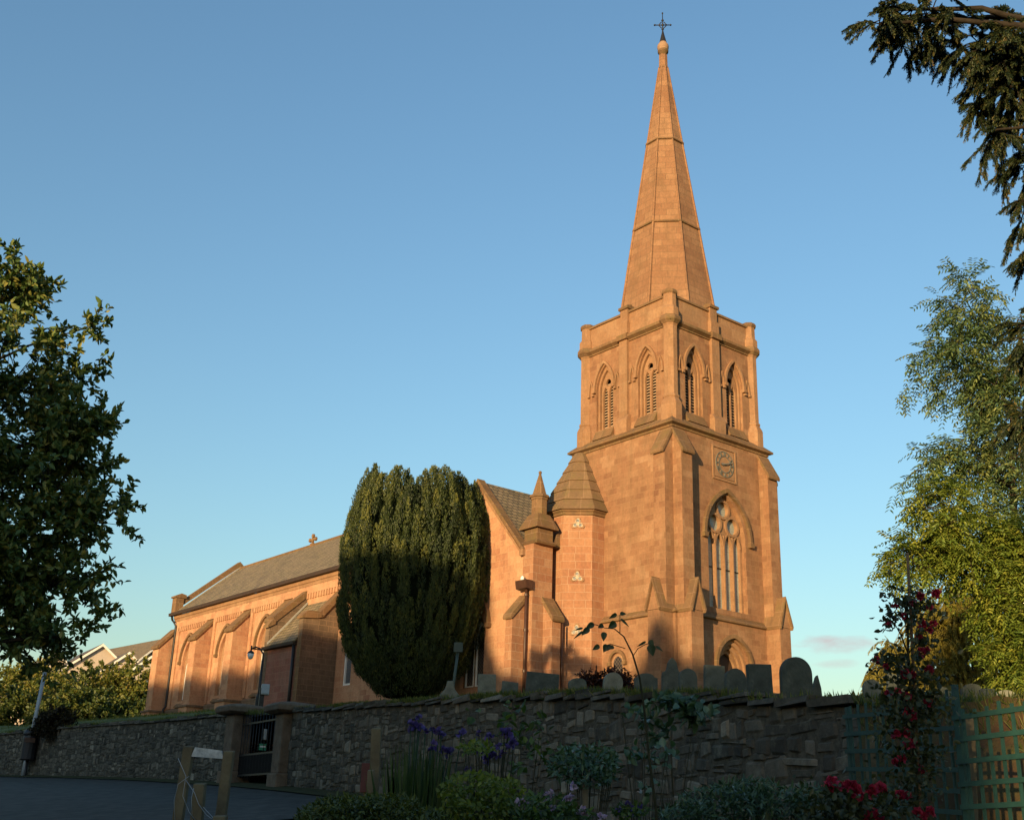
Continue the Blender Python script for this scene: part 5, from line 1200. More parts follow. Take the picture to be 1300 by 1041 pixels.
# trees and bushes beyond the far end of the church
hz = [(8, 905, 100, 4.2, 3.0, 'leaf_hedge2', 'dark green bush low at the far left behind the wall'), (70, 885, 104, 4.6, 2.6, 'leaf_hedge', 'yellow-leaved sunlit tree behind the leaning pole'), (118, 872, 112, 4.4, 3.2, 'leaf_hedge2', 'mid-green bush below the white house gables'),
      (165, 868, 108, 3.6, 3.4, 'leaf_hedge', 'sunlit yellow-green tree nearest the end of the nave'), (40, 862, 120, 4.0, 2.6, 'leaf_hedge', 'yellowish bush under the edge of the left tree'), (140, 897, 100, 3.4, 1.6, 'leaf_hedge2', 'low dark green shrub at the foot of the sunlit trees'), (95, 905, 97, 3.0, 1.6, 'leaf_hedge2', 'low green shrub right of the brown bush'), (180, 890, 112, 2.4, 1.8, 'leaf_hedge', 'orange-tinged shrub beside the last church buttress')]
for px, py, Y, rx, rz, lm, lab in hz:
    c = at(px, py, Y); zb = float(cz_(c.x, c.y))
    plant('bush', lab, 'bush', (c.x, c.y, zb-.3), [((c.x, c.y, c.z), (rx*.8, rx*.8, rz*.72)), ((c.x-rx*.5, c.y, c.z-rz*.35), (rx*.6, rx*.6, rz*.6)), ((c.x+rx*.5, c.y, c.z-rz*.4), (rx*.55, rx*.6, rz*.55))], lm, .34, .2, 14, 90, (.14, (c.x, c.y, c.z)), clr=.95, twigs=5, group='bushes beyond the church')
c = at(70, 915, 48.6); plant('brown_bush', 'dark brown round bush spilling over the wall beside the leaning pole', 'bush', (c.x, c.y+.9, 3.2), [((c.x, c.y+.2, c.z), (.75, .6, .55)), ((c.x-.55, c.y+.1, c.z-.25), (.4, .4, .32)), ((c.x+.4, c.y, c.z-.3), (.45, .4, .3)), ((c.x, c.y-.1, c.z-.45), (.4, .3, .25))], 'leaf_brown', .10, .05, 14, 150, (.05, (c.x, c.y+.3, c.z)), 'bark_dark', clr=.22)
c = at(768, 868, 30); plant('red_bush', 'dark red-leaved rounded bush standing before the church tower', 'bush', (c.x, c.y, float(cz_(c.x, c.y))), [((c.x, c.y, c.z-.12), (.72, .6, .36)), ((c.x-.45, c.y, c.z-.3), (.4, .4, .22)), ((c.x+.4, c.y, c.z-.25), (.38, .4, .25))], 'leaf_red', .10, .04, 14, 130, (.05, (c.x, c.y, c.z-.2)), 'bark_dark', clr=.26, twigs=5, pinnate=False)

# houses on the hill behind
M['render_wall'] = plain('house_render', (.48, .40, .33), .9, .1, var=.12, scale=1)
M['brickwall'] = plain('house_brick', (.30, .17, .10), .9, .1, var=.2, scale=2)
M['houseroof'] = rooftile('house_roof', [(.07, .06, .055), (.10, .085, .075), (.12, .1, .09)], .35, .25, moss=.15)
M['houseroof_brown'] = rooftile('house_roof_brown', [(.13, .10, .06), (.17, .125, .075), (.2, .15, .09)], .35, .25, moss=.3)
def house(px, py, Y, wd, dp_, hw, hr, yaw, label, wall, roof, gable_first=True, chimney=None):
    c = at(px, py, Y); zr = c.z; zb = zr-hr-hw
    e = empty('house', (c.x, c.y, zb), label, 'house', 'houses on the hill beyond the churchyard', rz=yaw)
    m = MB(); m.plate(FRONT(-dp_/2), [(-wd/2, -6), (wd/2, -6), (wd/2, hw), (0, hw+hr), (-wd/2, hw)], (), 0, .3); m.plate(BACK(dp_/2), [(-wd/2, -6), (wd/2, -6), (wd/2, hw), (0, hw+hr), (-wd/2, hw)], (), 0, .3)
    m.plate(LEFT(-wd/2), rect(-dp_/2+.3, dp_/2-.3, -6, hw), (), 0, .3); m.plate(RIGHT(wd/2), rect(-dp_/2+.3, dp_/2-.3, -6, hw), (), 0, .3)
    m.build('wall', M[wall], e)
    r = MB()
    for s in (-1, 1): r.extrude([(0, -dp_/2-.35, hw+hr), (s*(wd/2+.4), -dp_/2-.35, hw-.4*hr/(wd/2)), (s*(wd/2+.4), -dp_/2-.35, hw-.4*hr/(wd/2)+.2), (0, -dp_/2-.35, hw+hr+.22)], (0, dp_+.7, 0))
    ro = r.build('roof', M[roof], e)
    b = MB()
    for s in (-1, 1): b.extrude([(0, -dp_/2-.42, hw+hr-.12), (s*(wd/2+.42), -dp_/2-.42, hw-.55), (s*(wd/2+.42), -dp_/2-.42, hw-.25), (0, -dp_/2-.42, hw+hr+.2)], (0, .06, 0))
    b.build('bargeboard', M['white'], e)
    w_ = MB(); w_.plate(FRONT(-dp_/2), rect(-.7, .7, hw-1.2, hw+.1), (), -.04, .02); wi = w_.build('window', M['white'], e)
    g = MB(); g.plate(FRONT(-dp_/2), rect(-.6, -.04, hw-1.1, hw), (), -.06, -.041); g.plate(FRONT(-dp_/2), rect(.04, .6, hw-1.1, hw), (), -.06, -.041); g.build('pane', M['glass_plain'], wi)
    if chimney:
        x, y, zc, s = chimney; ch = MB(); ch.box(x-s, x+s, y-s*.8, y+s*.8, hw-1, zc); ch.box(x-s*1.1, x+s*1.1, y-s*.9, y+s*.9, zc, zc+.15); k = ch.build('chimney', M['brickwall'], ro)
        pt = MB(); pt.lathe(x, y, [(.18, zc+.1), (.15, zc+.65)], 10); pt.build('chimney_pot', M['white'], ro)
    return e
house(115, 826, 150, 9, 12, 5, 3.4, .55, 'pale gabled house half hidden by the left tree', 'render_wall', 'houseroof')
house(147, 836, 148, 6, 12, 4, 2.4, .55, 'small white-gabled house between two larger roofs', 'render_wall', 'houseroof')
house(182, 839, 142, 5.5, 8, 4, 2.2, .5, 'lowest white-gabled house front next to the church', 'render_wall', 'houseroof')
house(173, 819, 176, 15, 18, 5, 6.8, .75, 'house with a big steep brown roof and a brick chimney', 'brickwall', 'houseroof_brown', chimney=(3.0, -7, 10.5, 1.4))
house(60, 835, 155, 9, 12, 6, 3.2, .5, 'pale house seen through gaps in the left tree', 'render_wall', 'houseroof')

# leaning pole with a dark bin
M['polegrey'] = plain('painted_pole', (.30, .33, .35), .5, .4, .2, var=.2)
pb, pt_ = at(31, 977, 50), at(57, 853, 50)
m = MB(); e = empty('leaning_pole', pb, 'thin pale pole leaning by the roadside at the far left', 'pole'); m.tube([(0, 0, -.4), tuple((pt_-pb)*.5), tuple(pt_-pb)], [.085, .08, .075], 10); m.build('shaft', M['polegrey'], e); m = MB(); m.tube([(0, 0, -.45), tuple((pt_-pb)*.22)], [.11, .10], 10); m.build('sleeve', M['polegrey'], e)
M['binblack'] = plain('black_plastic', (.018, .018, .022), .5, .4, var=.2)
pb = at(37, 949, 49.6); m = MB(); e = empty('litter_bin', (pb.x, pb.y, pb.z-.5), 'black round-topped litter bin behind the leaning pole', 'bin', rz=.3)
m.lathe(0, 0, [(.24, 0), (.30, .05), (.31, .85), (.29, 1.0)], 14, sm=False); m.build('body', M['binblack'], e)
m = MB(); m.lathe(0, 0, [(.32, .98), (.31, 1.08), (.24, 1.2), (.08, 1.25)], 14, sm=True); m.build('lid', M['binblack'], e); m = MB(); m.box(-.2, .2, -.33, -.29, .7, .88); m.build('opening', M['pipe'], e)
m = MB(); m.tube([(0, .1, -1.2), (0, .1, .1)], .05, 8); m.build('post', M['binblack'], e)

# swan-neck lamp by the gate, meter box, floodlight post
Y = 38; b = at(326, 905, Y); t_ = at(333.5, 838, Y); b.z = float(cz_(b.x, b.y))
e = empty('street_lamp', b, 'black swan-neck lamp with a hanging lantern near the vestry', 'lamp post'); d = t_-b
m = MB(); m.tube([(0, 0, -.2), tuple(d)], [.05, .04], 10); m.lathe(0, 0, [(.09, -.1), (.09, .4), (.05, .5)], 10); m.build('post', M['iron'], e)
q = at(319, 824, Y)-b; h1 = at(330, 823, Y)-b
m = MB(); m.tube([tuple(d), tuple(d*.6+h1*.4+Vector((.05, 0, .05))), tuple(h1), tuple(h1.lerp(q, .5)+Vector((0, 0, .06))), tuple(q)], .028, 8); m.tube([tuple(h1+Vector((.14, 0, -.05))), tuple(h1.lerp(q, .6))], .02, 6); m.tube([tuple(q+Vector((0, 0, .12))), tuple(q+Vector((0, 0, -.08)))], .025, 6); m.build('arm', M['iron'], e)
m = MB(); m.lathe(q.x, q.y, [(.03, q.z-.04), (.09, q.z-.08), (.115, q.z-.13), (.03, q.z-.14)], 12); m.build('lamp_hood', M['iron'], e)
m = MB(); m.lathe(q.x, q.y, [(.105, q.z-.14), (.095, q.z-.22), (.065, q.z-.30), (.02, q.z-.32)], 12, sm=True); m.build('lamp_glass', M['white'], e)
Y = 36.5; b = at(330, 905, Y); t_ = at(334, 871, Y); b.z = float(cz_(b.x, b.y)); e = empty('meter_box', b, 'pale box on a short dark post between the gate piers', 'box', rz=.3); h = t_.z-b.z
m = MB(); m.box(-.07, .07, -.06, .08, -.2, h-.05); m.build('post', M['iron'], e)
m = MB(); m.box(-.04, .2, -.16, .06, h-.26, h+.06); m.build('case', M['polegrey'], e, bevel=.02); m = MB(); m.box(-.02, .18, -.175, -.162, h-.22, h+.03); m.build('lid', M['polegrey'], e)
M['verdigris'] = plain('verdigris_paint', (.055, .08, .07), .6, .3, var=.2)
Y = 31; b = at(572, 890, Y); t_ = at(582, 822, Y); b.z = float(cz_(b.x, b.y)); e = empty('floodlight', b, 'grey-green floodlight on a slim post beside the yew', 'floodlight'); d = t_-b
m = MB(); m.tube([(0, 0, -.2), tuple(d*.97)], .035, 8); m.build('post', M['verdigris'], e)
m = MB(); m.hexa([tuple(d+Vector(v)) for v in ((-.12, -.1, -.13), (.12, -.1, -.13), (.10, .1, -.10), (-.10, .1, -.10), (-.12, -.13, .12), (.12, -.13, .12), (.10, .1, .10), (-.10, .1, .10))]); m.build('lamp_head', M['verdigris'], e, bevel=.01)
a, b2 = at(557, 890, 30), at(584, 890, 30); cc = (a+b2)/2; zb = float(cz_(cc.x, cc.y)); m = MB(); ol = [(-.27, -.3), (.27, -.3), (.27, .12), (.12, .3), (.07, .5), (-.07, .5), (-.12, .3), (-.27, .12)]
m.plate(lambda u, v, d: (u, d, v), ol, (), -.07, .07); o = m.build('gravestone', M['grave'], bevel=.015); setrn(o, .8); o.location = (cc.x, cc.y, zb); tag(o, 'pale green stepped gravestone at the right foot of the yew', 'gravestone', 'gravestones in the churchyard')

# =================================================================== GARDEN IN FRONT
M['post'] = plain('weathered_post', (.13, .10, .062), .9, .1, var=.35, scale=5, bump=.4, col2=(.18, .145, .085))
M['batten'] = plain('flaking_batten', (.42, .42, .40), .8, .1, var=.4, scale=22, bump=.2)
def post(px0, py0, px1, py1, Y, w_, label, name='wooden_post', group='wooden posts of the garden fence', parent=None):
    t_ = at(px0, py0, Y); u = at(px1, py1, Y); d = (u-t_).normalized(); g = t_+d*((t_.z-float(gz(t_.x, t_.y))+.3)/max(.2, -d.z))
    m = MB(); s = w_/2; v = g-t_
    m.hexa([(v.x-s, v.y-s, v.z), (v.x+s, v.y-s, v.z), (v.x+s, v.y+s, v.z), (v.x-s, v.y+s, v.z), (-s, -s, -.0), (s, -s, -.0), (s, s, .012), (-s, s, .008)])
    if parent is None:
        o = m.build(name, M['post'], bevel=.006); o.location = t_; tag(o, label, 'post', group)
    else:
        m.v = [tuple(Vector(q)+t_-Vector(parent.location)) for q in m.v]; o = m.build(name, M['post'], parent, bevel=.006)
    return t_
Y = 8.6
fr_ = empty('post_frame', at(265, 955, Y), 'two leaning wooden posts joined by a flaking white batten', 'frame')
a = post(240, 948, 226, 1041, Y, .07, None, 'post', parent=fr_); b = post(291, 954, 280, 1041, Y, .07, None, 'post', parent=fr_)
m = MB(); o_ = Vector(fr_.location); d = (b-a); m.hexa([tuple(q-o_) for q in (a+Vector((.03, -.03, -.065)), b+Vector((-.03, -.03, -.05)), b+Vector((-.03, 0, -.05)), a+Vector((.03, 0, -.065)), a+Vector((.05, -.03, .0)), b+Vector((-.05, -.03, .005)), b+Vector((-.05, 0, .005)), a+Vector((.05, 0, .0)))]); m.build('batten', M['batten'], fr_)
post(254, 995, 250, 1041, 8.2, .075, 'short wooden post standing between the two leaning posts')
post(280, 1036, 278, 1060, 8.0, .08, 'stub of a wooden post at the bottom edge below the white batten')
m = MB(); a0, a1, a2 = at(228, 975, 8.5), at(250, 1010, 8.3), at(275, 1040, 8.2)
wr = empty('fence_wire', a1, 'loose thin wire strung between the wooden posts', 'wire')
for pts in ([(226, 962), (236, 985), (232, 1010), (240, 1030), (248, 1041)], [(236, 990), (247, 1006), (252, 1020), (262, 1034), (272, 1041)], [(222, 1041), (221, 1015), (226, 995), (240, 985)], [(258, 1024), (270, 1037), (286, 1046)], [(246, 1000), (243, 1012), (244, 1041)]): m.tube([at(x, y, 8.15)-a1 for x, y in pts], .0022, 4)
m.build('strands', M['polegrey'], wr)
post(478, 925, 475, 1000, 9.5, .075, 'tall dark wooden post in front of the wall beside the iris leaves')
post(471, 978, 470, 1000, 9.3, .05, 'short thin wooden post against the tall dark one')
M['redplate'] = plain('dull_red_paint', (.10, .03, .025), .6, .3, var=.3)
pc_ = at(464, 985, 9.6); e = empty('red_marker', pc_, 'small dull red board on a peg beside the wooden post', 'marker'); m = MB(); m.box(-.035, .035, -.012, .012, -.12, .1); m.build('board', M['redplate'], e, bevel=.004); m = MB(); m.tube([(0, .02, .0), (0, .02, -.9)], .012, 6); m.build('peg', M['post'], e)

# green trellis: two panels
M['trellis'] = plain('green_trellis_paint', (.014, .052, .043), .6, .35, var=.25, scale=7, bump=.2)
def trellis(a, b, ztop_a, ztop_b, label, ncol, nrow, sp=.145, over=.04):
    a = Vector(a); b = Vector(b); e = empty('trellis_panel', a, label, 'trellis', 'green trellis panels'); t = Vector((b.x-a.x, b.y-a.y, 0)); L = t.length; t /= L; n = Vector((t.y, -t.x, 0))
    if n.dot(-a) < 0: n = -n
    def bar(m, p, q, w_, d_, o_):            # bar from p to q in panel coords (u, z)
        dx, dz = q[0]-p[0], q[1]-p[1]; l = math.hypot(dx, dz); nx, nz = -dz/l*w_/2, dx/l*w_/2
        m.extrude([tuple(t*(x)+Vector((0, 0, z))+n*o_) for x, z in ((p[0]+nx, p[1]+nz), (q[0]+nx, q[1]+nz), (q[0]-nx, q[1]-nz), (p[0]-nx, p[1]-nz))], n*d_)
    for i in range(ncol):
        u = (i+.5)*L/ncol; m = MB(); bar(m, (u, over+random.uniform(-.02, .02)), (u+random.uniform(-.008, .008), -nrow*sp), .021, .016, .0); m.build('upright', M['trellis'], e)
    for k in range(nrow):
        z = -.03-k*sp; m = MB(); bar(m, (-.03, z), (L+.03, z+(ztop_b-ztop_a)), .034, .018, .017); m.build('rail', M['trellis'], e)
    for u in (-.01, L+.01):
        m = MB(); bar(m, (u, .05), (u, -nrow*sp-.3), .045, .04, -.03); m.build('side_post', M['trellis'], e)
    return e
ta, tb = at(1076, 905, 10.4), at(1211, 893, 8.7); 
trellis(ta, tb, 0, tb.z-ta.z, 'shaded green trellis panel between the stone wall and the roses', 12, 11)
tc_, td_ = at(1216, 906, 8.5), at(1345, 887, 7.7)
trellis(tc_, td_, 0, td_.z-tc_.z, 'green trellis panel at the right edge, partly in sunlight', 8, 11, .15, .04)
for px, py, Y_, lab in ((1106, 935, 10.6, 'pale wooden post standing behind the shaded trellis'), (1228, 912, 9.0, 'brown wooden post behind the joint of the two trellis panels')): post(px, py, px+3, py+90, Y_, .085, lab, group='posts behind the trellis')

# climbing rose on its stake
Yr = 7.6; rb_ = at(1162, 1041, Yr); rb_.z = float(gz(rb_.x, rb_.y)); rt = at(1152, 700, Yr)
rose = empty('rose_bush', rb_, 'tall red rose trained up a bamboo stake in front of the trellis', 'rose')
M['stake'] = plain('bamboo_stake', (.16, .10, .05), .7, .2, var=.3, scale=12)
def dens(px, py): return at(px, py, Yr+random.uniform(-.12, .12))
pts = []
RO = [(1150, 765, 22, 16), (1135, 790, 16, 12), (1165, 775, 20, 14), (1120, 840, 12, 10), (1143, 845, 20, 14), (1170, 815, 14, 20), (1160, 860, 30, 14), (1135, 885, 24, 14), (1165, 905, 32, 18), (1175, 890, 20, 20), (1150, 925, 24, 16), (1155, 960, 24, 18), (1165, 990, 22, 14), (1140, 1015, 30, 16), (1180, 960, 18, 14)]
RO = [(x, y, rx, ry) for x, y, rx, ry in RO]
P_, m = [], MB()
stem = [rb_, at(1161, 980, Yr), at(1158, 900, Yr), at(1153, 830, Yr), at(1152, 760, Yr)]
m.tube([p-rb_ for p in stem], [.012, .011, .009, .008, .005], 6)
for x, y, rx, ry in RO:
    c = at(x, y, Yr); k = min(stem, key=lambda s: (s-(c+Vector((0, 0, -.05)))).length); m.tube([tuple(k-rb_), tuple((k+c)/2-rb_+Vector((0, 0, .02))), tuple(c-rb_)], [.006, .005, .003], 5)
    n = int(rx*ry*.36)
    q = np.array([list(at(x+random.gauss(0, rx*.75), y+random.gauss(0, ry*.7), Yr+random.gauss(0, .09))) for _ in range(n)]); P_.append(q)
m.build('stem', M['twig'], rose, fix=False)
m = MB(); m.tube([tuple(Vector((0, 0, -.2))), tuple(at(1152, 702, Yr+.03)-rb_)], [.012, .009], 8); m.build('stake', M['stake'], rose)
p = np.concatenate(P_); n = len(p); quads('foliage', leaves(p-np.array(rb_), rdir(n)+np.array([0, 0, .2]), RNG.uniform(.03, .055, n), RNG.uniform(.02, .035, n)), M['leaf_rose'], RNG.random(n), rose, LF)
def bloom(parent, px, py, Y, r, mat='petal_red', name='rose_bloom', npet=26):
    c = np.array(at(px, py, Y)-Vector(parent.location)); d = rdir(npet)+np.array([0, -.3, .35]); d = unit(d)
    V = leaves(c+d*r*.12, d, r*RNG.uniform(.6, 1.05, npet), r*RNG.uniform(.6, .9, npet), None, .45); return quads(name, V, M[mat], RNG.random(npet), parent, LF)
BL = [(1189, 753, .04), (1168, 757, .04), (1180, 770, .035), (1187, 757, .035), (1158, 765, .035), (1171, 793, .045), (1184, 792, .04), (1180, 800, .03), (1148, 782, .035), (1128, 793, .03), (1136, 770, .03), (1167, 808, .035), (1170, 828, .045), (1176, 826, .035), (1180, 850, .04), (1112, 838, .035), (1125, 846, .03), (1150, 856, .045), (1160, 858, .04), (1128, 882, .04), (1140, 878, .035), (1152, 884, .04), (1178, 892, .04), (1155, 904, .055), (1158, 910, .04), (1137, 932, .045), (1150, 930, .045), (1153, 945, .05), (1158, 943, .04), (1137, 968, .04), (1145, 963, .04), (1170, 976, .04), (1143, 1009, .045), (1151, 1010, .04), (1165, 1032, .05), (1180, 1031, .05), (1172, 1036, .04)]
for x, y, r in BL: bloom(rose, x, y, Yr-.06, r*.85)
lo = empty('rose_shrub', at(1075, 1041, 7.4), 'low red-flowered rose shrub at the bottom beside the stake', 'rose'); lo.location.z = float(gz(lo.location.x, lo.location.y)); lb = np.array(lo.location)
m = MB()
for k in range(9):
    q = at(1040+k*9, 1010+random.uniform(-8, 20), 7.4)-Vector(lb); m.tube([(0, 0, -.1), tuple(q*.5+Vector((0, 0, .1))), tuple(q)], [.008, .006, .003], 5)
m.build('stem', M['twig'], lo, fix=False)
q = np.array([list(at(random.gauss(1078, 30), random.gauss(1030, 17), 7.4+random.gauss(0, .15))) for _ in range(900)]); n = len(q); quads('foliage', leaves(q-lb, rdir(n)+np.array([0, 0, .25]), RNG.uniform(.03, .06, n), RNG.uniform(.02, .04, n)), M['leaf_rose'], RNG.random(n), lo, LF)
for x, y, r in [(1056, 993, .045), (1051, 1000, .04), (1080, 998, .05), (1086, 1005, .055), (1090, 1010, .045), (1108, 1003, .045), (1118, 1000, .045), (1103, 1008, .035), (1113, 1036, .05), (1105, 1040, .05), (1066, 997, .03)]: bloom(lo, x, y, 7.25, r)

# flowers and shrubs below the wall
def clump(name, label, cat, blobs, Y, n, leafm, L, W, up=.3, seed=0, dep=.2, stems=6, bark='twig', flowers=None, fname='flower', fmat='petal_blue', fr=.03, fold=.25, group=None):
    xm = np.mean([b[0] for b in blobs]); base = at(float(xm), 1041, Y); base.z = float(gz(base.x, base.y)); e = empty(name, base, label, cat, group); bo = np.array(base)
    ws = np.array([b[2]*b[3] for b in blobs], float); ws /= ws.sum(); P_ = []
    m = MB()
    for b, w_ in zip(blobs, ws):
        k = int(n*w_); 
        rr_ = np.sqrt(RNG.random(k)); aa = RNG.uniform(0, 6.283, k)
        P_.append(np.array([list(at(b[0]+b[2]*r*math.cos(a), b[1]+b[3]*r*math.sin(a), Y+float(RNG.normal(0, dep)))) for r, a in zip(rr_, aa)]))
        for s in range(max(1, stems)):
            q = at(b[0]+random.uniform(-.7, .7)*b[2], b[1]+random.uniform(-.8, .4)*b[3], Y)-base; m.tube([(random.uniform(-.08, .08), 0, -.1), tuple(q*.5+Vector((0, 0, .08))), tuple(q)], [.004, .003, .002], 4)
    m.build('stems', M[bark], e, fix=False)
    p = np.concatenate(P_); k = len(p); d = rdir(k)+np.array([0, 0, up])
    quads('foliage', leaves(p-bo, d, L*RNG.uniform(.6, 1.25, k), W*RNG.uniform(.7, 1.2, k), np.array([0, -.3, 1.])+RNG.normal(0, .6, (k, 3)), fold), M[leafm], RNG.random(k), e, LF)
    for f in flowers or (): bloom(e, f[0], f[1], Y-.12, f[2] if len(f) > 2 else fr, fmat, fname, 12)
    return e
clump('low_conifer', 'low spreading moss-green conifer at the bottom edge left of the irises', 'shrub', [(450, 1033, 70, 14), (490, 1022, 40, 12), (440, 1022, 40, 10), (520, 1038, 40, 14), (405, 1040, 30, 8)], 7.0, 5200, 'leaf_moss', .04, .014, .5, dep=.22)
def irises():
    Y = 7.8; b = at(530, 1041, Y); b.z = float(gz(b.x, b.y)); e = empty('iris_clump', b, 'clump of tall green iris blades below the violet flowers', 'iris'); bo = np.array(b)
    n = 420; x = RNG.normal(530, 17, n); top = np.array([list(at(a+random.gauss(0, 14), random.uniform(935, 1035), Y+random.gauss(0, .12))) for a in x]); bot = np.array([list(Vector(at(530+(a-530)*.5, 1041, Y+random.gauss(0, .1)))) for a in x]); bot[:, 2] = b.z-.05
    V = []
    for p, q in zip(bot, top):
        d = q-p; s = unit(np.cross(d, np.array([random.gauss(0, .6), 1, 0]))[None])[0]; w_ = .015
        V.append([p-s*w_, p+s*w_, p+d*.6+s*w_*.9, q+np.array([random.gauss(0, .03), 0, -.01]), p+d*.6-s*w_*.9, p+d*.3-s*w_])
    quads('blades', np.array(V)-bo, M['blade'], RNG.random(n), e, [[0, 1, 2, 3], [3, 4, 5, 0]])
    FL = [(522, 921, .05), (527, 924, .05), (533, 923, .045), (532, 911, .035), (549, 926, .04), (557, 930, .045), (560, 933, .035), (551, 946, .04), (562, 953, .04), (568, 955, .045), (572, 953, .035), (586, 932, .045), (547, 952, .035), (540, 928, .03)]
    FL2 = [(608, 931, .03), (603, 942, .03), (611, 955, .05), (618, 958, .05), (623, 952, .045), (616, 964, .045), (622, 935, .04), (640, 931, .05), (645, 935, .05), (648, 945, .04), (652, 943, .04), (634, 948, .04), (628, 960, .04), (638, 958, .035), (594, 977, .035), (645, 928, .035)]
    m = MB()
    for x, y, r in FL: m.tube([(random.uniform(-.1, .1), 0, 0), tuple(at(x, y, Y-.05)-b)], [.006, .004], 5)
    m.build('flower_stems', M['blade'], e, fix=False); set_rnd(e.children[-1].data, np.zeros(len(e.children[-1].data.vertices)))
    for x, y, r in FL: bloom(e, x, y, Y-.05, r*.95, 'petal_blue', 'iris_flower', 9)
    b2 = at(620, 1041, Y); b2.z = float(gz(b2.x, b2.y)); e2 = empty('iris_clump', b2, 'violet iris flowers on thin stems above the yellow-green shrub', 'iris')
    m = MB()
    for x, y, r in FL2: m.tube([(random.uniform(-.1, .1), 0, 0), tuple(at(x, y, Y+.1)-b2)], [.006, .004], 5)
    m.build('flower_stems', M['twig'], e2, fix=False)
    for x, y, r in FL2: bloom(e2, x, y, Y+.1, r*.95, 'petal_blue', 'iris_flower', 9)
irises()
clump('garden_shrub', 'yellow-green leafy shrub at the bottom below the second group of irises', 'shrub', [(600, 1005, 42, 24), (640, 1010, 26, 22), (605, 950, 22, 8), (590, 1035, 40, 16), (650, 1030, 20, 18)], 7.4, 1900, 'leaf_ylw', .04, .022, .3)
clump('young_tree', 'small leafy young tree tied to a pale stake in front of the wall', 'tree', [(725, 960, 22, 14), (760, 965, 22, 18), (712, 975, 16, 12), (745, 985, 26, 14), (775, 975, 10, 16)], 7.9, 800, 'leaf_ivy', .05, .024, .2)
m = MB(); a, b = at(743, 995, 7.8), at(746, 1060, 7.8); e = empty('plant_stake', b, 'pale wooden stake holding the small young tree', 'stake'); m.tube([tuple(Vector((0, 0, -.5))), tuple(a-b)], .02, 8); m.build('rod', M['post'], e)
clump('phlox', 'lilac flowering plant at the bottom edge left of the pale stake', 'flowers', [(690, 1025, 40, 16), (720, 1035, 30, 10), (665, 1035, 20, 10)], 7.0, 700, 'leaf_garden', .05, .02, .3, flowers=[(695, 1011), (700, 1008), (723, 1013), (720, 1016), (728, 998), (662, 1020), (667, 1022), (740, 1029), (745, 1031), (738, 1033), (700, 1025), (764, 1037), (692, 1014), (658, 1019)], fname='lilac_flower', fmat='petal_lilac', fr=.032)
clump('ground_irises', 'few small violet flowers at the foot of the wall', 'flowers', [(800, 1030, 24, 8)], 8.2, 160, 'leaf_garden', .05, .02, .4, flowers=[(797, 1020), (803, 1026), (812, 1024), (786, 1027), (800, 1036)], fname='violet_flower', fr=.025)
clump('fern_bank', 'broad mass of fine green leaves along the foot of the right wall', 'shrub', [(920, 1020, 60, 22), (985, 1020, 55, 20), (870, 1035, 40, 12), (1030, 1020, 30, 22), (950, 1000, 40, 10)], 8.0, 2600, 'leaf_ivy', .06, .016, .1, stems=14)
clump('wall_climber', 'blue-green climber with broad leaves scrambling over the wall top', 'climber', [(865, 895, 26, 12), (885, 905, 22, 12), (845, 890, 16, 8), (880, 915, 14, 6), (840, 930, 14, 10), (820, 912, 10, 10)], 12.4, 230, 'leaf_ivy', .13, .075, .1, dep=.12, stems=2)
clump('wall_climber', 'thin scattering of small climbing leaves on the wall above the irises', 'climber', [(600, 905, 12, 6), (650, 930, 20, 20), (655, 900, 14, 10), (690, 920, 14, 10), (680, 950, 20, 20), (655, 975, 14, 10)], 8.4, 95, 'leaf_garden', .075, .045, .1, dep=.15, stems=2)
clump('wall_climber', 'sparse drooping green leaves at the right of the young tree', 'climber', [(795, 905, 10, 10), (817, 905, 8, 16), (830, 960, 14, 20), (850, 960, 14, 14), (800, 960, 14, 16), (825, 1000, 14, 14)], 8.6, 80, 'leaf_ivy', .07, .05, .1, dep=.15, stems=2)

# tall bare shoot with heart-shaped leaves against the tower
Y = 6.8; b = at(829, 1041, Y); b.z = float(gz(b.x, b.y)); sh = empty('tall_shoot', b, 'single tall thin shoot with dark heart-shaped leaves crossing the church tower', 'plant')
m = MB(); main = [(833, 1030), (824, 960), (818, 900), (812, 860), (803, 830), (792, 808), (780, 798)]
m.tube([tuple(at(x, y, Y)-b) for x, y in [(834, 1055)]+main], [.009, .009, .008, .007, .006, .005, .004, .003], 6)
for pts in ([(787, 803), (787, 787), (787, 780)], [(780, 798), (768, 797), (757, 793), (750, 792)], [(794, 823), (784, 820), (774, 817)], [(804, 832), (810, 823), (819, 818), (826, 816)]): m.tube([tuple(at(x, y, Y)-b) for x, y in pts], .0025, 5)
m.build('stem', M['twig'], sh, fix=False)
M['leaf_shoot'] = leafmat('leaf_shoot', [(0, (.02, .035, .012)), (1, (.035, .055, .018))], .25)
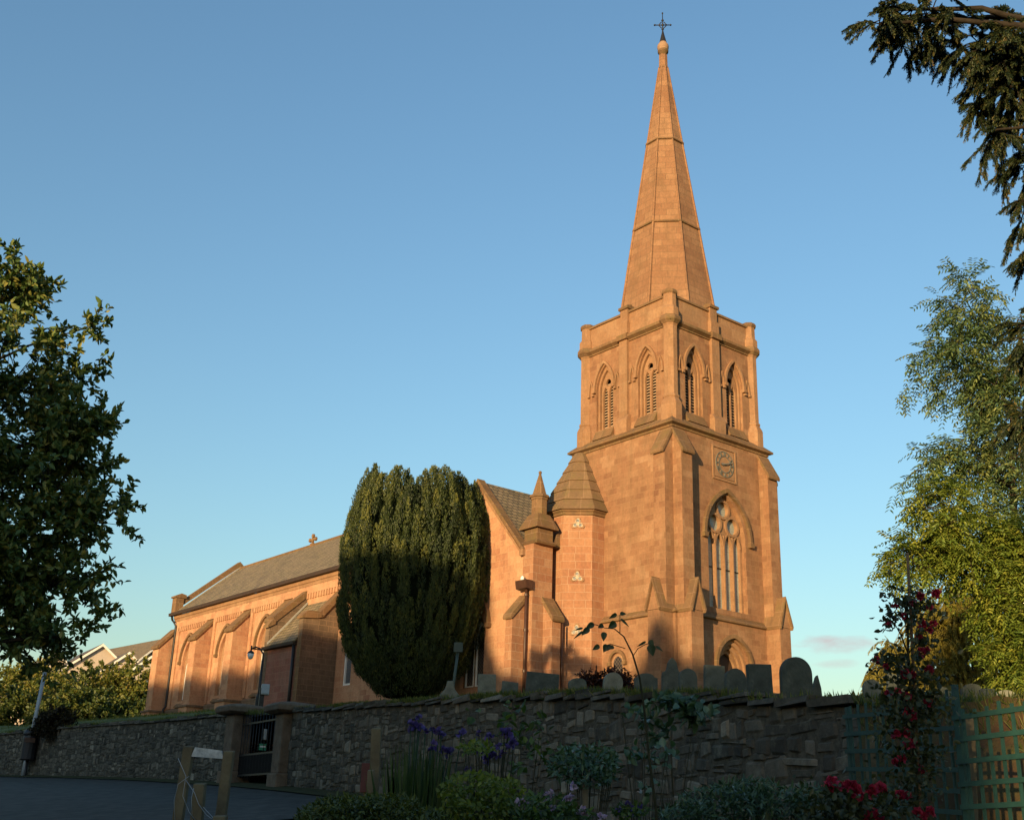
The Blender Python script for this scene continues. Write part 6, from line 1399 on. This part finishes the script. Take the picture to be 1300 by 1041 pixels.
for x0, y0, x1, y1, wd in [(783, 779, 773, 785, 5), (787, 779, 795, 779, 5), (788, 785, 799, 796, 3), (782, 790, 772, 797, 9), (766, 793, 759, 797, 6), (754, 791, 743, 799, 7), (748, 797, 738, 806, 7), (740, 801, 728, 811, 3), (740, 797, 729, 800, 3), (767, 802, 766, 814, 7), (771, 818, 766, 828, 8), (775, 818, 771, 826, 6), (761, 819, 752, 825, 6), (779, 820, 774, 824, 5), (820, 814, 808, 821, 3), (824, 813, 830, 820, 7), (826, 818, 829, 833, 10), (832, 820, 842, 827, 4)]:
    p, q = at(x0, y0, Y)-b, at(x1, y1, Y)-b; d = q-p; L = d.length; dn = d.normalized(); s = dn.cross(Vector((random.gauss(0, .25), -1, random.gauss(0, .25)))).normalized(); w_ = wd*Y/FPX/2*1.1; up = s.cross(dn)
    ol = [(0, 0), (.06, .62), (.22, 1), (.45, .95), (.7, .6), (.88, .25), (1, 0)]
    V = [tuple(p+dn*(u*L)+s*(v*w_)+up*(abs(v)*w_*.25)) for u, v in ol]+[tuple(p+dn*(u*L)-s*(v*w_)+up*(abs(v)*w_*.25)) for u, v in ol[-2:0:-1]]
    mid = [tuple(p+dn*(u*L)) for u, v in ol]
    me = bpy.data.meshes.new('leaf'); Fc = []; k = len(V); V = V+mid[1:-1]
    mi = [0]+list(range(k, k+5))+[6]
    for i in range(6):
        Fc.append([mi[i], mi[i+1], i+1, i] if i not in (0, 5) else ([0, mi[1], 1] if i == 0 else [mi[5], 6, 5]))
        j0, j1 = (k-i) % k, k-i-1
        Fc.append([mi[i], j0, j1, mi[i+1]] if i not in (0, 5) else ([0, k-1, mi[1]] if i == 0 else [mi[5], 7, 6]))
    me.from_pydata(V, [], Fc); me.validate(); set_rnd(me, np.full(len(V), random.random())); me.materials.append(M['leaf_shoot']); o = bpy.data.objects.new('leaf', me); COL.objects.link(o); o.parent = sh

# grass along the wall top and in the churchyard
def grass(name, pts, L, W, lean=.35):
    n = len(pts); d = np.array([0, 0, 1.])+RNG.normal(0, lean, (n, 3)); V = leaves(pts, d, L*RNG.uniform(.4, 1.2, n), W, None, .1); return tag(quads(name, V, M['grassblade'], RNG.random(n), None, LF), kind='stuff')
ss = RNG.uniform(0, WS[-1], 26000); ss[:14000] = RNG.uniform(WS[7]+1, WS[-1]-2.5, 14000)
px_, py_, pz_ = (np.interp(ss, WS, WP[:, k]) for k in range(3)); o1 = np.abs(RNG.normal(.0, .45, len(ss)))-.12; dl = np.hypot(px_, py_)
gx, gy = px_+px_/dl*o1, py_+py_/dl*o1; patch = .5+.5*np.sin(ss*1.7)+.4*np.sin(ss*4.1)
keep = RNG.random(len(ss)) < np.clip(patch+.25, .12, 1); gx, gy, pz_, o1 = gx[keep], gy[keep], pz_[keep], o1[keep]
kk = np.clip(o1/3, 0, 1); gzv = (pz_-.06)*(1-kk)+cz_(gx, gy)*kk
grass('wall_top_grass', np.stack([gx, gy, gzv-.01], 1), .17, .014)
n = 22000; a = np.radians(RNG.uniform(-24, 25, n)); dd = RNG.uniform(12, 85, n); gx, gy = dd*np.sin(a), dd*np.cos(a)
wd_ = np.interp(np.degrees(a), np.degrees(np.arctan2(WP[:, 0], WP[:, 1])), np.hypot(WP[:, 0], WP[:, 1])); ok = dd > wd_+1.2; gx, gy, dd = gx[ok], gy[ok], dd[ok]
grass('churchyard_grass', np.stack([gx, gy, cz_(gx, gy)-.02], 1), .14, .025)
n = 9000; bx_ = RNG.uniform(3.4, 9, n); by_ = np.interp(bx_, [3.4, 4.3, 5.6, 9], [11.6, 10.3, 9.6, 8.6])+RNG.uniform(-1.0, .9, n); bz_ = np.interp(bx_, [3.4, 4.3, 5.6, 9], [1.28, 1.22, 1.15, .9]); off2 = by_-np.interp(bx_, [3.4, 4.3, 5.6, 9], [11.6, 10.3, 9.6, 8.6])
bz_ = bz_+np.minimum(off2, 0)*.9
grass('bank_grass', np.stack([bx_, by_, bz_], 1), .14, .010, .5)
